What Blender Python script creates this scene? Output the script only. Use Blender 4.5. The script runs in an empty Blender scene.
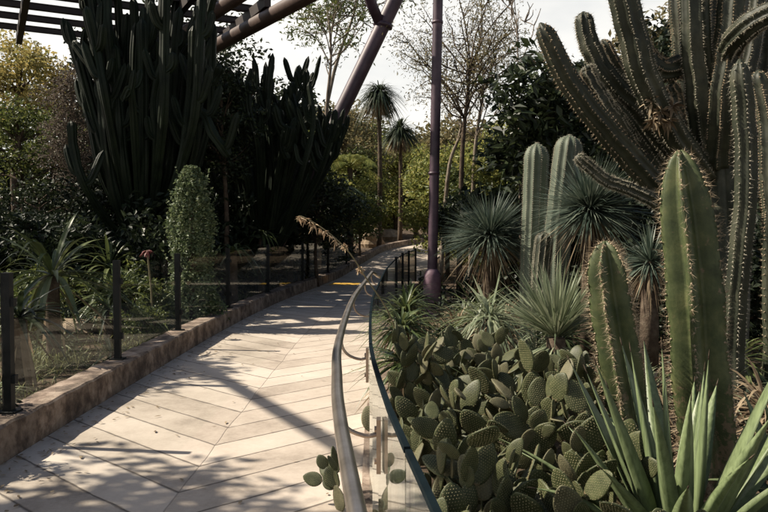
import bpy, math
import numpy as np
from mathutils import Vector, Matrix
rng = np.random.default_rng(7)
C = bpy.context.scene.collection
SC = bpy.context.scene

# ------------------------------------------------------------------ camera
FPX = 747.0                       # focal length in photo pixels (768 wide)
PITCH = math.radians(2.0)
EYE = 1.6
cam_d = bpy.data.cameras.new('camera')
cam_d.sensor_width = 36.0
cam_d.lens = 36.0 * FPX / 768.0
cam_d.clip_start = 0.05
cam_d.clip_end = 600
cam = bpy.data.objects.new('camera', cam_d)
C.objects.link(cam)
cam.location = (0, 0, EYE)
cam.rotation_euler = (math.radians(90) - PITCH, 0, 0)
SC.camera = cam

# ------------------------------------------------------------------ light
SUN_EL, SUN_AZ = math.radians(43), math.radians(-82)    # azimuth measured from +Y towards +X
world = bpy.data.worlds.new('World')
SC.world = world
world.use_nodes = True
wn = world.node_tree.nodes
wl = world.node_tree.links
wn.clear()
sky = wn.new('ShaderNodeTexSky')
sky.sky_type = 'NISHITA'
sky.sun_disc = False
sky.sun_elevation = SUN_EL
sky.sun_rotation = SUN_AZ
sky.air_density = 1.0
sky.dust_density = 2.0
sky.ozone_density = 1.0
bg = wn.new('ShaderNodeBackground')
bg.inputs['Strength'].default_value = 0.052
tcw = wn.new('ShaderNodeTexCoord')
mpw = wn.new('ShaderNodeMapping')
mpw.inputs['Scale'].default_value = (1.2, 1.2, 3.0)
nzw = wn.new('ShaderNodeTexNoise')
nzw.inputs['Scale'].default_value = 1.6
nzw.inputs['Detail'].default_value = 6
nzw.inputs['Roughness'].default_value = .55
rpw = wn.new('ShaderNodeValToRGB')
rpw.color_ramp.elements[0].position = .36
rpw.color_ramp.elements[0].color = (.50, .50, .50, 1)
rpw.color_ramp.elements[1].position = .62
rpw.color_ramp.elements[1].color = (.92, .92, .92, 1)
mxw = wn.new('ShaderNodeMixRGB')
mxw.inputs[2].default_value = (12.4, 12.0, 11.1, 1)      # sunlit thin cloud
wl.new(tcw.outputs['Generated'], mpw.inputs[0])
wl.new(mpw.outputs[0], nzw.inputs['Vector'])
wl.new(nzw.outputs['Fac'], rpw.inputs[0])
# the veil is thickest low over the horizon
spw = wn.new('ShaderNodeSeparateXYZ')
elw = wn.new('ShaderNodeMapRange')
elw.inputs['From Min'].default_value = .28
elw.inputs['From Max'].default_value = .45
elw.inputs['To Min'].default_value = 1.0
elw.inputs['To Max'].default_value = .0
muw = wn.new('ShaderNodeMath')
muw.operation = 'MULTIPLY'
wl.new(tcw.outputs['Generated'], spw.inputs[0])
wl.new(spw.outputs['Z'], elw.inputs['Value'])
wl.new(rpw.outputs[0], muw.inputs[0])
wl.new(elw.outputs[0], muw.inputs[1])
wl.new(muw.outputs[0], mxw.inputs[0])
wl.new(sky.outputs[0], mxw.inputs[1])
wo = wn.new('ShaderNodeOutputWorld')
wl.new(mxw.outputs[0], bg.inputs[0])
wl.new(bg.outputs[0], wo.inputs[0])
sd = bpy.data.lights.new('sun', 'SUN')
sd.energy = 5.0
sd.angle = math.radians(0.5)
sd.color = (1.0, 0.90, 0.75)
sun = bpy.data.objects.new('sun', sd)
C.objects.link(sun)
tosun = Vector((math.sin(SUN_AZ) * math.cos(SUN_EL), math.cos(SUN_AZ) * math.cos(SUN_EL), math.sin(SUN_EL)))
sun.rotation_euler = tosun.to_track_quat('Z', 'Y').to_euler()
sun.location = (-20, 5, 20)
SC.view_settings.view_transform = 'Standard'
SC.view_settings.look = 'None'
SC.view_settings.gamma = 1
SC.view_settings.use_curve_mapping = False
SC.view_settings.exposure = 0.95
try:
    SC.cycles.max_bounces = 8
    SC.cycles.transparent_max_bounces = 24
    SC.cycles.diffuse_bounces = 3
except Exception:
    pass


def at(px, py, d):
    """world point seen at photo pixel (px, py) whose distance ahead of the eye is d metres"""
    u, v = (px - 384) / FPX, (256 - py) / FPX
    c, s = math.cos(PITCH), math.sin(PITCH)
    y, z = c + s * v, -s + c * v
    k = d / y
    return np.array([u * k, d, EYE + z * k])


def xat(px, d):
    return (px - 384) / FPX * d


# ------------------------------------------------------------------ materials
def new_mat(name):
    m = bpy.data.materials.new(name)
    m.use_nodes = True
    nt = m.node_tree
    b = nt.nodes['Principled BSDF']
    return m, nt, b, nt.nodes['Material Output']


def ramp(nt, stops):
    r = nt.nodes.new('ShaderNodeValToRGB')
    e = r.color_ramp.elements
    while len(e) < len(stops):
        e.new(0.5)
    for k, (p, c) in enumerate(stops):
        e[k].position = p
        e[k].color = (*c, 1) if len(c) == 3 else c
    return r


def noise(nt, scale, detail=4, rough=0.6, coord='Object', vec=None):
    n = nt.nodes.new('ShaderNodeTexNoise')
    n.inputs['Scale'].default_value = scale
    n.inputs['Detail'].default_value = detail
    n.inputs['Roughness'].default_value = rough
    if vec is None:
        tc = nt.nodes.new('ShaderNodeTexCoord')
        vec = tc.outputs[coord]
    nt.links.new(vec, n.inputs['Vector'])
    return n


def bump(nt, b, src, strength=0.4, dist=0.01):
    bp = nt.nodes.new('ShaderNodeBump')
    bp.inputs['Strength'].default_value = strength
    bp.inputs['Distance'].default_value = dist
    nt.links.new(src, bp.inputs['Height'])
    nt.links.new(bp.outputs[0], b.inputs['Normal'])


def leaf_mat(name, cols, rough=0.5, transl=0.3, spec=0.35):
    """foliage: every leaf (mesh island) takes its own tone; light passes through a little"""
    m, nt, b, out = new_mat(name)
    g = nt.nodes.new('ShaderNodeNewGeometry')
    n = len(cols)
    r = ramp(nt, [(k / max(1, n - 1), c) for k, c in enumerate(cols)])
    nt.links.new(g.outputs['Random Per Island'], r.inputs[0])
    nt.links.new(r.outputs[0], b.inputs['Base Color'])
    b.inputs['Roughness'].default_value = rough
    b.inputs['Specular IOR Level'].default_value = spec
    if transl:
        t = nt.nodes.new('ShaderNodeBsdfTranslucent')
        hs = nt.nodes.new('ShaderNodeHueSaturation')
        hs.inputs['Value'].default_value = 1.5
        hs.inputs['Hue'].default_value = 0.48
        nt.links.new(r.outputs[0], hs.inputs['Color'])
        nt.links.new(hs.outputs[0], t.inputs['Color'])
        mx = nt.nodes.new('ShaderNodeMixShader')
        mx.inputs[0].default_value = transl
        nt.links.new(b.outputs[0], mx.inputs[1])
        nt.links.new(t.outputs[0], mx.inputs[2])
        nt.links.new(mx.outputs[0], out.inputs[0])
    return m


def mottled(name, cols, scale=6, rough=0.6, spec=0.3, bscale=None, bstr=0.3, bdist=0.01, metal=0.0, detail=5, coord='Object', lo=0.3, hi=0.7):
    m, nt, b, out = new_mat(name)
    nz = noise(nt, scale, detail, 0.65, coord)
    n = len(cols)
    r = ramp(nt, [(lo + (hi - lo) * k / max(1, n - 1), c) for k, c in enumerate(cols)])
    nt.links.new(nz.outputs['Fac'], r.inputs[0])
    nt.links.new(r.outputs[0], b.inputs['Base Color'])
    b.inputs['Roughness'].default_value = rough
    b.inputs['Specular IOR Level'].default_value = spec
    b.inputs['Metallic'].default_value = metal
    if bscale:
        n2 = noise(nt, bscale, 6, 0.7, coord)
        bump(nt, b, n2.outputs['Fac'], bstr, bdist)
    return m


M = {}
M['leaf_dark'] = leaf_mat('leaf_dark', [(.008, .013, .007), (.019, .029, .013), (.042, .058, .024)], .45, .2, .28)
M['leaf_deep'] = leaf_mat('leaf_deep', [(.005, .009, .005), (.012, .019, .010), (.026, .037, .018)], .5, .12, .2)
M['leaf_mid'] = leaf_mat('leaf_mid', [(.032, .050, .014), (.065, .088, .024), (.11, .13, .036)], .5, .3)
M['leaf_bright'] = leaf_mat('leaf_bright', [(.10, .13, .035), (.19, .215, .055), (.28, .27, .085)], .55, .35)
M['leaf_olive'] = leaf_mat('leaf_olive', [(.08, .08, .035), (.15, .135, .06), (.21, .175, .085)], .6, .3)
M['leaf_gold'] = leaf_mat('leaf_gold', [(.20, .17, .05), (.31, .27, .085), (.17, .18, .06)], .6, .35)
M['leaf_grey'] = leaf_mat('leaf_grey', [(.055, .045, .033), (.10, .082, .062), (.14, .12, .095)], .8, .2)
M['leaf_topiary'] = leaf_mat('leaf_topiary', [(.045, .07, .03), (.095, .13, .06), (.17, .2, .11)], .5, .25)
M['blade_blue'] = leaf_mat('blade_blue', [(.03, .05, .04), (.07, .095, .072), (.14, .165, .125)], .5, .12)
M['blade_pale'] = leaf_mat('blade_pale', [(.10, .13, .075), (.17, .20, .12), (.24, .26, .17)], .5, .2)
M['blade_green'] = leaf_mat('blade_green', [(.025, .042, .016), (.06, .082, .028), (.12, .14, .058)], .4, .2)
M['blade_dry'] = leaf_mat('blade_dry', [(.10, .07, .04), (.20, .15, .09), (.30, .24, .16)], .8, .2)
M['palm'] = leaf_mat('palm', [(.02, .03, .018), (.04, .055, .028)], .5, .25)
M['grass'] = leaf_mat('grass', [(.07, .09, .03), (.13, .15, .055), (.22, .22, .11)], .7, .3)
M['bark'] = mottled('bark', [(.035, .026, .019), (.075, .055, .04), (.12, .095, .07)], 9, .9, .1, 30, .7, .02)
M['bark_pale'] = mottled('bark_pale', [(.09, .07, .052), (.17, .14, .11), (.24, .2, .16)], 5, .85, .1, 24, .5, .02)
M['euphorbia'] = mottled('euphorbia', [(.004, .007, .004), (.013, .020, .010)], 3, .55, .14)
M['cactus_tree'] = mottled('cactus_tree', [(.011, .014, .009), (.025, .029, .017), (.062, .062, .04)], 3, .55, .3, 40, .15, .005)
M['cactus_col'] = mottled('cactus_col', [(.07, .085, .06), (.125, .145, .105)], 4, .6, .25, 40, .15, .005)
M['cactus_fat'] = mottled('cactus_fat', [(.028, .040, .020), (.050, .066, .030), (.078, .088, .042)], 7, .45, .35, 60, .15, .004)
def make_skin(name, cols, cork, scale, z_cork, amount, rough=.5):
    m, nt, b, out = new_mat(name)
    N, L = nt.nodes, nt.links
    n1 = noise(nt, scale, 6, .65)
    r1 = ramp(nt, [(.3 + .4 * k / (len(cols) - 1), c) for k, c in enumerate(cols)])
    L.new(n1.outputs['Fac'], r1.inputs[0])
    n2 = noise(nt, scale * 2.3, 8, .72)
    tc = N.new('ShaderNodeTexCoord')
    sp = N.new('ShaderNodeSeparateXYZ')
    L.new(tc.outputs['Object'], sp.inputs[0])
    mr = N.new('ShaderNodeMapRange')
    mr.inputs['From Min'].default_value = z_cork
    mr.inputs['From Max'].default_value = 0
    mr.inputs['To Min'].default_value = 0
    mr.inputs['To Max'].default_value = .22
    L.new(sp.outputs['Z'], mr.inputs['Value'])
    ad = N.new('ShaderNodeMath')
    L.new(n2.outputs['Fac'], ad.inputs[0])
    L.new(mr.outputs[0], ad.inputs[1])
    r2 = ramp(nt, [(amount, (0, 0, 0)), (amount + .05, (1, 1, 1))])
    L.new(ad.outputs[0], r2.inputs[0])
    mx = N.new('ShaderNodeMixRGB')
    L.new(r2.outputs[0], mx.inputs[0])
    L.new(r1.outputs[0], mx.inputs[1])
    mx.inputs[2].default_value = (*cork, 1)
    L.new(mx.outputs[0], b.inputs['Base Color'])
    b.inputs['Roughness'].default_value = rough
    b.inputs['Specular IOR Level'].default_value = .28
    n3 = noise(nt, scale * 8, 5, .7)
    bump(nt, b, n3.outputs['Fac'], .25, .006)
    return m


M['cactus_fat'] = make_skin('cactus_fat', [(.024, .034, .014), (.052, .066, .026), (.105, .112, .048)], (.13, .10, .06), 6, .9, .615)
M['pad_skin'] = make_skin('pad_skin', [(.024, .030, .012), (.052, .060, .025), (.105, .106, .050)], (.15, .115, .065), 9, .05, .635)
M['spine'] = mottled('spine', [(.24, .18, .11), (.42, .34, .24)], 20, .7, .2)
M['spine_pale'] = mottled('spine_pale', [(.24, .22, .17), (.38, .35, .27)], 20, .8, .2)
M['pad'] = mottled('pad', [(.036, .041, .020), (.066, .073, .037), (.10, .102, .056)], 5, .55, .3, 30, .2, .004)
M['pad_old'] = mottled('pad_old', [(.07, .065, .035), (.11, .105, .06), (.14, .12, .075)], 7, .65, .25, 30, .3, .004)
M['areole'] = mottled('areole', [(.20, .18, .10), (.32, .28, .17)], 30, .8, .15)
M['agave'] = leaf_mat('agave', [(.09, .13, .06), (.14, .18, .09), (.19, .225, .125)], .45, .06)
_nt = M['agave'].node_tree
_b = _nt.nodes['Principled BSDF']
_tc = _nt.nodes.new('ShaderNodeTexCoord')
_mp = _nt.nodes.new('ShaderNodeMapping')
_mp.inputs['Scale'].default_value = (46, 46, 3.5)
_nt.links.new(_tc.outputs['Object'], _mp.inputs[0])
_nz = noise(_nt, 1.0, 5, .65, vec=_mp.outputs[0])
_rr = ramp(_nt, [(.32, (.55, .58, .5)), (.6, (1.05, 1.05, 1.0))])
_nt.links.new(_nz.outputs['Fac'], _rr.inputs[0])
_mm = _nt.nodes.new('ShaderNodeMixRGB')
_mm.blend_type = 'MULTIPLY'
_mm.inputs[0].default_value = 1
_src = [l for l in _nt.links if l.to_socket == _b.inputs['Base Color']][0].from_socket
_nt.links.new(_src, _mm.inputs[1])
_nt.links.new(_rr.outputs[0], _mm.inputs[2])
_nt.links.new(_mm.outputs[0], _b.inputs['Base Color'])
bump(_nt, _b, _nz.outputs['Fac'], .35, .006)
M['dry_flower'] = leaf_mat('dry_flower', [(.24, .17, .10), (.38, .28, .17), (.46, .36, .24)], .8, .2)
M['stalk'] = mottled('stalk', [(.13, .11, .06), (.2, .17, .10)], 14, .7, .2)
M['cream'] = leaf_mat('cream', [(.36, .30, .18), (.5, .44, .29)], .7, .15)
M['red'] = leaf_mat('red', [(.11, .03, .028), (.17, .055, .045)], .6, .2)
M['soil'] = None
M['purple'] = mottled('purple', [(.024, .013, .021), (.044, .024, .037), (.07, .043, .058)], 2.2, .5, .4, 50, .12, .004, lo=.35, hi=.65)
M['mauve'] = mottled('mauve', [(.075, .042, .056), (.14, .083, .108), (.19, .13, .155)], 4, .55, .35, 50, .15, .004)
M['roof_steel'] = mottled('roof_steel', [(.018, .013, .012), (.034, .025, .022)], 3, .6, .3)
M['roof_tube'] = mottled('roof_tube', [(.05, .032, .027), (.10, .068, .056)], 3, .5, .4)
M['steel'] = mottled('steel', [(.32, .27, .22), (.46, .40, .34), (.56, .50, .44)], 5, .32, .5, 60, .08, .002, metal=1.0)
M['bracket'] = mottled('bracket', [(.22, .16, .12), (.34, .27, .21)], 12, .4, .5, metal=.9)
M['post'] = mottled('post', [(.006, .007, .007), (.016, .017, .016)], 8, .6, .2)
M['rock'] = mottled('rock', [(.15, .11, .075), (.26, .2, .14), (.34, .27, .2)], 3, .9, .1, 12, .8, .03)
M['glass_edge'] = mottled('glass_edge', [(.003, .006, .008), (.006, .012, .015)], 6, .75, .04)
M['yellow'] = mottled('yellow', [(.42, .24, .04), (.55, .34, .07)], 8, .7, .2)


def make_soil():
    m, nt, b, out = new_mat('soil')
    n1 = noise(nt, .55, 6, .65)
    n2 = noise(nt, 14, 5, .75)
    r1 = ramp(nt, [(.3, (.055, .036, .022)), (.5, (.12, .08, .048)), (.68, (.20, .14, .09))])
    nt.links.new(n1.outputs['Fac'], r1.inputs[0])
    r2 = ramp(nt, [(.35, (.45, .42, .38)), (.65, (1.1, 1.08, 1.02))])
    nt.links.new(n2.outputs['Fac'], r2.inputs[0])
    mx = nt.nodes.new('ShaderNodeMixRGB')
    mx.blend_type = 'MULTIPLY'
    mx.inputs[0].default_value = 1
    nt.links.new(r1.outputs[0], mx.inputs[1])
    nt.links.new(r2.outputs[0], mx.inputs[2])
    nt.links.new(mx.outputs[0], b.inputs['Base Color'])
    b.inputs['Roughness'].default_value = .95
    n3 = noise(nt, 22, 8, .75)
    bump(nt, b, n3.outputs['Fac'], .9, .05)
    return m


M['soil'] = make_soil()


def make_path():
    """pale cast concrete in chevron strips; UV is (metres across, metres along)"""
    m, nt, b, out = new_mat('concrete')
    N, L = nt.nodes, nt.links
    uv = N.new('ShaderNodeUVMap')
    sp = N.new('ShaderNodeSeparateXYZ')
    L.new(uv.outputs[0], sp.inputs[0])

    def math_(op, a, bb=None, cc=None):
        x = N.new('ShaderNodeMath')
        x.operation = op
        for k, v in enumerate((a, bb, cc)):
            if v is None:
                continue
            if isinstance(v, (int, float)):
                x.inputs[k].default_value = v
            else:
                L.new(v, x.inputs[k])
        return x.outputs[0]
    wob = noise(nt, 1.3, 3, .5, vec=uv.outputs[0])
    wv = math_('MULTIPLY', math_('SUBTRACT', wob.outputs['Fac'], .5), .06)
    ax = math_('ABSOLUTE', sp.outputs[0])
    v = math_('ADD', math_('SUBTRACT', sp.outputs[1], math_('MULTIPLY', ax, .92)), wv)
    f = math_('FRACT', math_('DIVIDE', v, .5))
    dist = math_('MULTIPLY', math_('ABSOLUTE', math_('SUBTRACT', f, .5)), .5)     # 0.25 at the joint
    jd = math_('SUBTRACT', .25, dist)
    wn_ = noise(nt, 6, 3, .6, vec=uv.outputs[0])
    width = math_('MULTIPLY_ADD', wn_.outputs['Fac'], .046, -.004)
    joint = math_('SMOOTH_MIN', 1.0, math_('DIVIDE', jd, width), .1)
    seam = math_('MINIMUM', 1.0, math_('DIVIDE', math_('ABSOLUTE', math_('ADD', sp.outputs[0], wv)), .008))
    j = math_('MAXIMUM', 0.0, math_('MULTIPLY', joint, math_('MULTIPLY_ADD', seam, .5, .5)))
    # strip tint
    strip = math_('FLOOR', math_('ADD', math_('DIVIDE', v, .5), 0.0))
    side = math_('SIGN', sp.outputs[0])
    wn2 = N.new('ShaderNodeTexWhiteNoise')
    wn2.noise_dimensions = '2D'
    cb = N.new('ShaderNodeCombineXYZ')
    L.new(strip, cb.inputs[0])
    L.new(side, cb.inputs[1])
    L.new(cb.outputs[0], wn2.inputs['Vector'])
    n1 = noise(nt, 1.1, 8, .7, vec=uv.outputs[0])
    n2 = noise(nt, 26, 4, .7, vec=uv.outputs[0])
    r1 = ramp(nt, [(.32, (.20, .163, .128)), (.44, (.335, .282, .23)), (.54, (.41, .35, .29)), (.7, (.49, .425, .36))])
    mixf = math_('ADD', math_('MULTIPLY', n1.outputs['Fac'], .70), math_('ADD', math_('MULTIPLY', n2.outputs['Fac'], .17), math_('MULTIPLY', wn2.outputs['Value'], .17)))
    L.new(mixf, r1.inputs[0])
    mx = N.new('ShaderNodeMixRGB')
    mx.inputs[1].default_value = (.06, .045, .035, 1)
    L.new(j, mx.inputs[0])
    L.new(r1.outputs[0], mx.inputs[2])
    # small leaf stains
    vo = N.new('ShaderNodeTexVoronoi')
    vo.inputs['Scale'].default_value = 3.2
    L.new(uv.outputs[0], vo.inputs['Vector'])
    rs = ramp(nt, [(.02, (.45, .38, .31)), (.07, (1, 1, 1))])
    L.new(vo.outputs['Distance'], rs.inputs[0])
    mu = N.new('ShaderNodeMixRGB')
    mu.blend_type = 'MULTIPLY'
    mu.inputs[0].default_value = .8
    L.new(mx.outputs[0], mu.inputs[1])
    L.new(rs.outputs[0], mu.inputs[2])
    L.new(mu.outputs[0], b.inputs['Base Color'])
    b.inputs['Roughness'].default_value = .85
    h = math_('ADD', j, math_('MULTIPLY', n2.outputs['Fac'], .25))
    bump(nt, b, h, .5, .012)
    return m


M['concrete'] = make_path()


def make_kerb():
    m, nt, b, out = new_mat('kerb_stone')
    N, L = nt.nodes, nt.links
    n1 = noise(nt, 4.6, 8, .70)
    vo = N.new('ShaderNodeTexVoronoi')
    vo.inputs['Scale'].default_value = 3.0
    tc = N.new('ShaderNodeTexCoord')
    L.new(tc.outputs['Object'], vo.inputs['Vector'])
    r = ramp(nt, [(.36, (.065, .042, .03)), (.46, (.16, .112, .08)), (.53, (.27, .20, .15)), (.64, (.38, .30, .235))])
    L.new(n1.outputs['Fac'], r.inputs[0])
    mx = N.new('ShaderNodeMixRGB')
    mx.blend_type = 'MULTIPLY'
    mx.inputs[0].default_value = .5
    L.new(r.outputs[0], mx.inputs[1])
    bw = N.new('ShaderNodeRGBToBW')
    L.new(vo.outputs['Color'], bw.inputs[0])
    L.new(bw.outputs[0], mx.inputs[2])
    L.new(mx.outputs[0], b.inputs['Base Color'])
    b.inputs['Roughness'].default_value = .9
    n3 = noise(nt, 18, 8, .7)
    bump(nt, b, n3.outputs['Fac'], .6, .02)
    return m


M['kerb'] = make_kerb()


def make_glass(name='glass', base=.045, graze=.94):
    m, nt, b, out = new_mat(name)
    N, L = nt.nodes, nt.links
    N.remove(b)
    tr = N.new('ShaderNodeBsdfTransparent')
    tr.inputs[0].default_value = (.98, .988, .982, 1)
    gl = N.new('ShaderNodeBsdfGlossy')
    gl.inputs['Roughness'].default_value = .015
    gl.inputs['Color'].default_value = (.92, .96, .95, 1)
    lw = N.new('ShaderNodeLayerWeight')
    lw.inputs['Blend'].default_value = .5
    p = N.new('ShaderNodeMath')
    p.operation = 'POWER'
    p.inputs[1].default_value = 5
    L.new(lw.outputs['Facing'], p.inputs[0])
    ma = N.new('ShaderNodeMath')
    ma.operation = 'MULTIPLY_ADD'
    ma.inputs[1].default_value = graze
    ma.inputs[2].default_value = base
    L.new(p.outputs[0], ma.inputs[0])
    mx = N.new('ShaderNodeMixShader')
    L.new(ma.outputs[0], mx.inputs[0])
    L.new(tr.outputs[0], mx.inputs[1])
    L.new(gl.outputs[0], mx.inputs[2])
    L.new(mx.outputs[0], out.inputs[0])
    return m


M['glass'] = make_glass()
M['fence_glass'] = make_glass('fence_glass', .012, .22)   # low-reflection panes


# ------------------------------------------------------------------ mesh helpers
def nrm(v):
    v = np.asarray(v, float)
    return v / np.maximum(1e-9, np.linalg.norm(v, axis=-1, keepdims=True))


class MB:
    def __init__(self):
        self.v, self.f, self.mi, self.n = [], [], [], 0

    def add(self, V, F, mi=0):
        V = np.asarray(V, float).reshape(-1, 3)
        for q in F:
            self.f.append(tuple(int(i) + self.n for i in q))
        self.mi.extend([mi] * len(F))
        self.v.append(V)
        self.n += len(V)

    def box(self, c, s, rz=0.0, M3=None, mi=0):
        s = np.asarray(s) / 2
        P = np.array([[x, y, z] for x in (-1, 1) for y in (-1, 1) for z in (-1, 1)]) * s
        if M3 is None:
            a, b = math.cos(rz), math.sin(rz)
            M3 = np.array([[a, -b, 0], [b, a, 0], [0, 0, 1]])
        P = P @ np.asarray(M3).T + np.asarray(c)
        self.add(P, [(0, 1, 3, 2), (4, 6, 7, 5), (0, 4, 5, 1), (2, 3, 7, 6), (0, 2, 6, 4), (1, 5, 7, 3)], mi)

    def tube(self, pts, rad, n=8, cap=True, mi=0):
        pts = np.asarray(pts, float)
        rad = np.broadcast_to(np.asarray(rad, float), (len(pts),))
        T, A, B = frames(pts)
        th = np.arange(n) * 2 * math.pi / n
        V = pts[:, None] + rad[:, None, None] * (np.cos(th)[None, :, None] * A[:, None] + np.sin(th)[None, :, None] * B[:, None])
        F = []
        for i in range(len(pts) - 1):
            for k in range(n):
                k2 = (k + 1) % n
                F.append((i * n + k, i * n + k2, (i + 1) * n + k2, (i + 1) * n + k))
        if cap:
            F.append(tuple(range(n - 1, -1, -1)))
            F.append(tuple((len(pts) - 1) * n + k for k in range(n)))
        self.add(V, F, mi)

    def build(self, name, mats, parent=None, smooth=True, loc=None):
        me = bpy.data.meshes.new(name)
        V = np.concatenate(self.v) if self.v else np.zeros((0, 3))
        if loc is not None:
            V = V - np.asarray(loc)
        me.from_pydata(V.tolist(), [], self.f)
        if not isinstance(mats, (list, tuple)):
            mats = [mats]
        for m in mats:
            me.materials.append(m)
        if len(mats) > 1:
            me.polygons.foreach_set('material_index', self.mi)
        me.polygons.foreach_set('use_smooth', [smooth] * len(me.polygons))
        me.update()
        o = bpy.data.objects.new(name, me)
        C.objects.link(o)
        if parent is not None:
            o.parent = parent
        elif loc is not None:
            o.location = loc
        return o


def frames(pts):
    pts = np.asarray(pts, float)
    T = np.gradient(pts, axis=0)
    T = nrm(T)
    A = np.zeros_like(pts)
    ref = np.array([0, 0, 1.0]) if abs(T[0][2]) < .8 else np.array([0.0, -1, 0])
    a = nrm(np.cross(ref, T[0]))
    for i in range(len(pts)):
        a = a - T[i] * np.dot(a, T[i])
        a = nrm(a)
        A[i] = a
    B = np.cross(T, A)
    return T, A, B


def spline(pts, n):
    """catmull-rom through pts (any dimension), n samples"""
    P = np.asarray(pts, float)
    P = np.vstack([2 * P[0] - P[1], P, 2 * P[-1] - P[-2]])
    m = len(P) - 3
    out = []
    for t in np.linspace(0, m - 1e-6, n):
        i = int(t)
        u = t - i
        p0, p1, p2, p3 = P[i:i + 4]
        out.append(.5 * ((2 * p1) + (-p0 + p2) * u + (2 * p0 - 5 * p1 + 4 * p2 - p3) * u * u + (-p0 + 3 * p1 - 3 * p2 + p3) * u ** 3))
    return np.array(out)


def empty(name, loc, label=None, cat=None, group=None, kind=None):
    o = bpy.data.objects.new(name, None)
    o.empty_display_size = .2
    C.objects.link(o)
    o.location = [float(a) for a in loc]
    tag(o, label, cat, group, kind)
    return o


def tag(o, label=None, cat=None, group=None, kind=None):
    if label:
        o['label'] = label
    if cat:
        o['category'] = cat
    if group:
        o['group'] = group
    if kind:
        o['kind'] = kind
    return o


def rand_dirs(n, zmin=-1.0, zmax=1.0, r=rng):
    z = r.uniform(zmin, zmax, n)
    a = r.uniform(0, 2 * math.pi, n)
    s = np.sqrt(1 - z * z)
    return np.stack([s * np.cos(a), s * np.sin(a), z], 1)


def leaves(mb, cen, size, aspect=.5, up=.3, mi=0, r=rng, droop=0.0):
    """one folded leaf per centre"""
    n = len(cen)
    if n == 0:
        return
    D = rand_dirs(n, r=r)
    D[:, 2] = D[:, 2] * .7 - droop
    D = nrm(D)
    Nn = rand_dirs(n, r=r)
    Nn[:, 2] = np.abs(Nn[:, 2]) + up
    S = nrm(np.cross(D, Nn))
    Nn = nrm(np.cross(S, D))
    sz = (size * r.uniform(.6, 1.3, n))[:, None]
    V = np.stack([cen - D * sz * .5, cen + S * sz * aspect * .5 - D * sz * .05 + Nn * sz * .08, cen + D * sz * .5 - Nn * sz * .06,
                  cen - S * sz * aspect * .5 - D * sz * .05 + Nn * sz * .08], 1)
    F = np.arange(n * 4).reshape(n, 4)
    mb.add(V, F, mi)


def blades(mb, base, D, L, W, K=4, droop=.0, taper=.35, r=rng, mi=0, fold=0.0, wmid=None, thick=0.0, twist=0.0):
    """strap leaves. base (n,3) or (3,), D unit directions (n,3), L and W (n,) ; droop = fall at the tip as a share of length"""
    D = nrm(D)
    n = len(D)
    base = np.broadcast_to(np.asarray(base, float), (n, 3))
    L = np.broadcast_to(np.asarray(L, float), (n,))
    W = np.broadcast_to(np.asarray(W, float), (n,))
    droop = np.broadcast_to(np.asarray(droop, float), (n,))
    up = np.tile(np.array([0, 0, 1.0]), (n, 1))
    up[np.abs(D[:, 2]) > .97] = (1, 0, 0)
    S = nrm(np.cross(D, up))
    if twist:
        a = r.uniform(-twist, twist, n)[:, None]
        U = np.cross(S, D)
        S = S * np.cos(a) + U * np.sin(a)
    U = np.cross(S, D)
    ts = np.linspace(0, 1, K + 1)
    rows = []
    for t in ts:
        p = base + D * (L * t)[:, None]
        p = p + np.array([0, 0, -1.0]) * (droop * L * t * t)[:, None]
        w = (taper + (1 - taper) * min(1, t / .35)) * (1 - max(0, (t - .35) / .65) ** 1.6) if wmid is None else wmid(t)
        w = max(w, .02)
        hw = (W * w * .5)[:, None]
        if thick:
            rows += [p - S * hw + U * hw * fold, p + U * hw * fold * .1 + U * thick * 0, p + S * hw + U * hw * fold, p - U * (thick * w)]
        elif fold:
            rows += [p - S * hw + U * hw * fold, p, p + S * hw + U * hw * fold]
        else:
            rows += [p - S * hw, p + S * hw]
    c = 4 if thick else (3 if fold else 2)
    V = np.stack(rows, 1)                          # n, (K+1)*c, 3
    m = (K + 1) * c
    F = []
    for i in range(K):
        for k in range(c if thick else c - 1):
            k2 = (k + 1) % c
            F.append((i * c + k, i * c + k2, (i + 1) * c + k2, (i + 1) * c + k))
    F = np.array(F)
    allF = (F[None] + (np.arange(n) * m)[:, None, None]).reshape(-1, 4)
    mb.add(V, allF, mi)


def ribbed(mb, pts, rad, nr, depth, spr=4, phase=0.0, sharp=1.0, wob=0.0):
    """ribbed cactus stem; returns the crest points and their outward normals (ring, rib, 3)"""
    pts = np.asarray(pts, float)
    rad = np.asarray(rad, float)
    T, A, B = frames(pts)
    n = nr * spr
    th = np.arange(n) * 2 * math.pi / n + phase
    prof = 1 - depth * (.5 - .5 * np.cos(np.arange(n) * 2 * math.pi / spr)) ** sharp
    R = rad[:, None] * prof[None]
    if wob:
        R = R * (1 + wob * np.sin(np.arange(len(pts))[:, None] * .9 + rng.uniform(0, 6)))
    dirs = np.cos(th)[None, :, None] * A[:, None] + np.sin(th)[None, :, None] * B[:, None]
    V = pts[:, None] + R[:, :, None] * dirs
    F = []
    for i in range(len(pts) - 1):
        for k in range(n):
            k2 = (k + 1) % n
            F.append((i * n + k, i * n + k2, (i + 1) * n + k2, (i + 1) * n + k))
    F.append(tuple(range(n - 1, -1, -1)))
    F.append(tuple((len(pts) - 1) * n + k for k in range(n)))
    mb.add(V, F)
    return V[:, ::spr], dirs[:, ::spr], T


def domed(n, r0, r1, rt=None, tip=.12):
    """radius along a stem with a rounded tip"""
    t = np.linspace(0, 1, n)
    r = r0 + (r1 - r0) * t
    k = t > 1 - tip
    u = (t[k] - (1 - tip)) / tip
    r[k] *= np.sqrt(np.maximum(.012, 1 - u ** 2))
    return r


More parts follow.
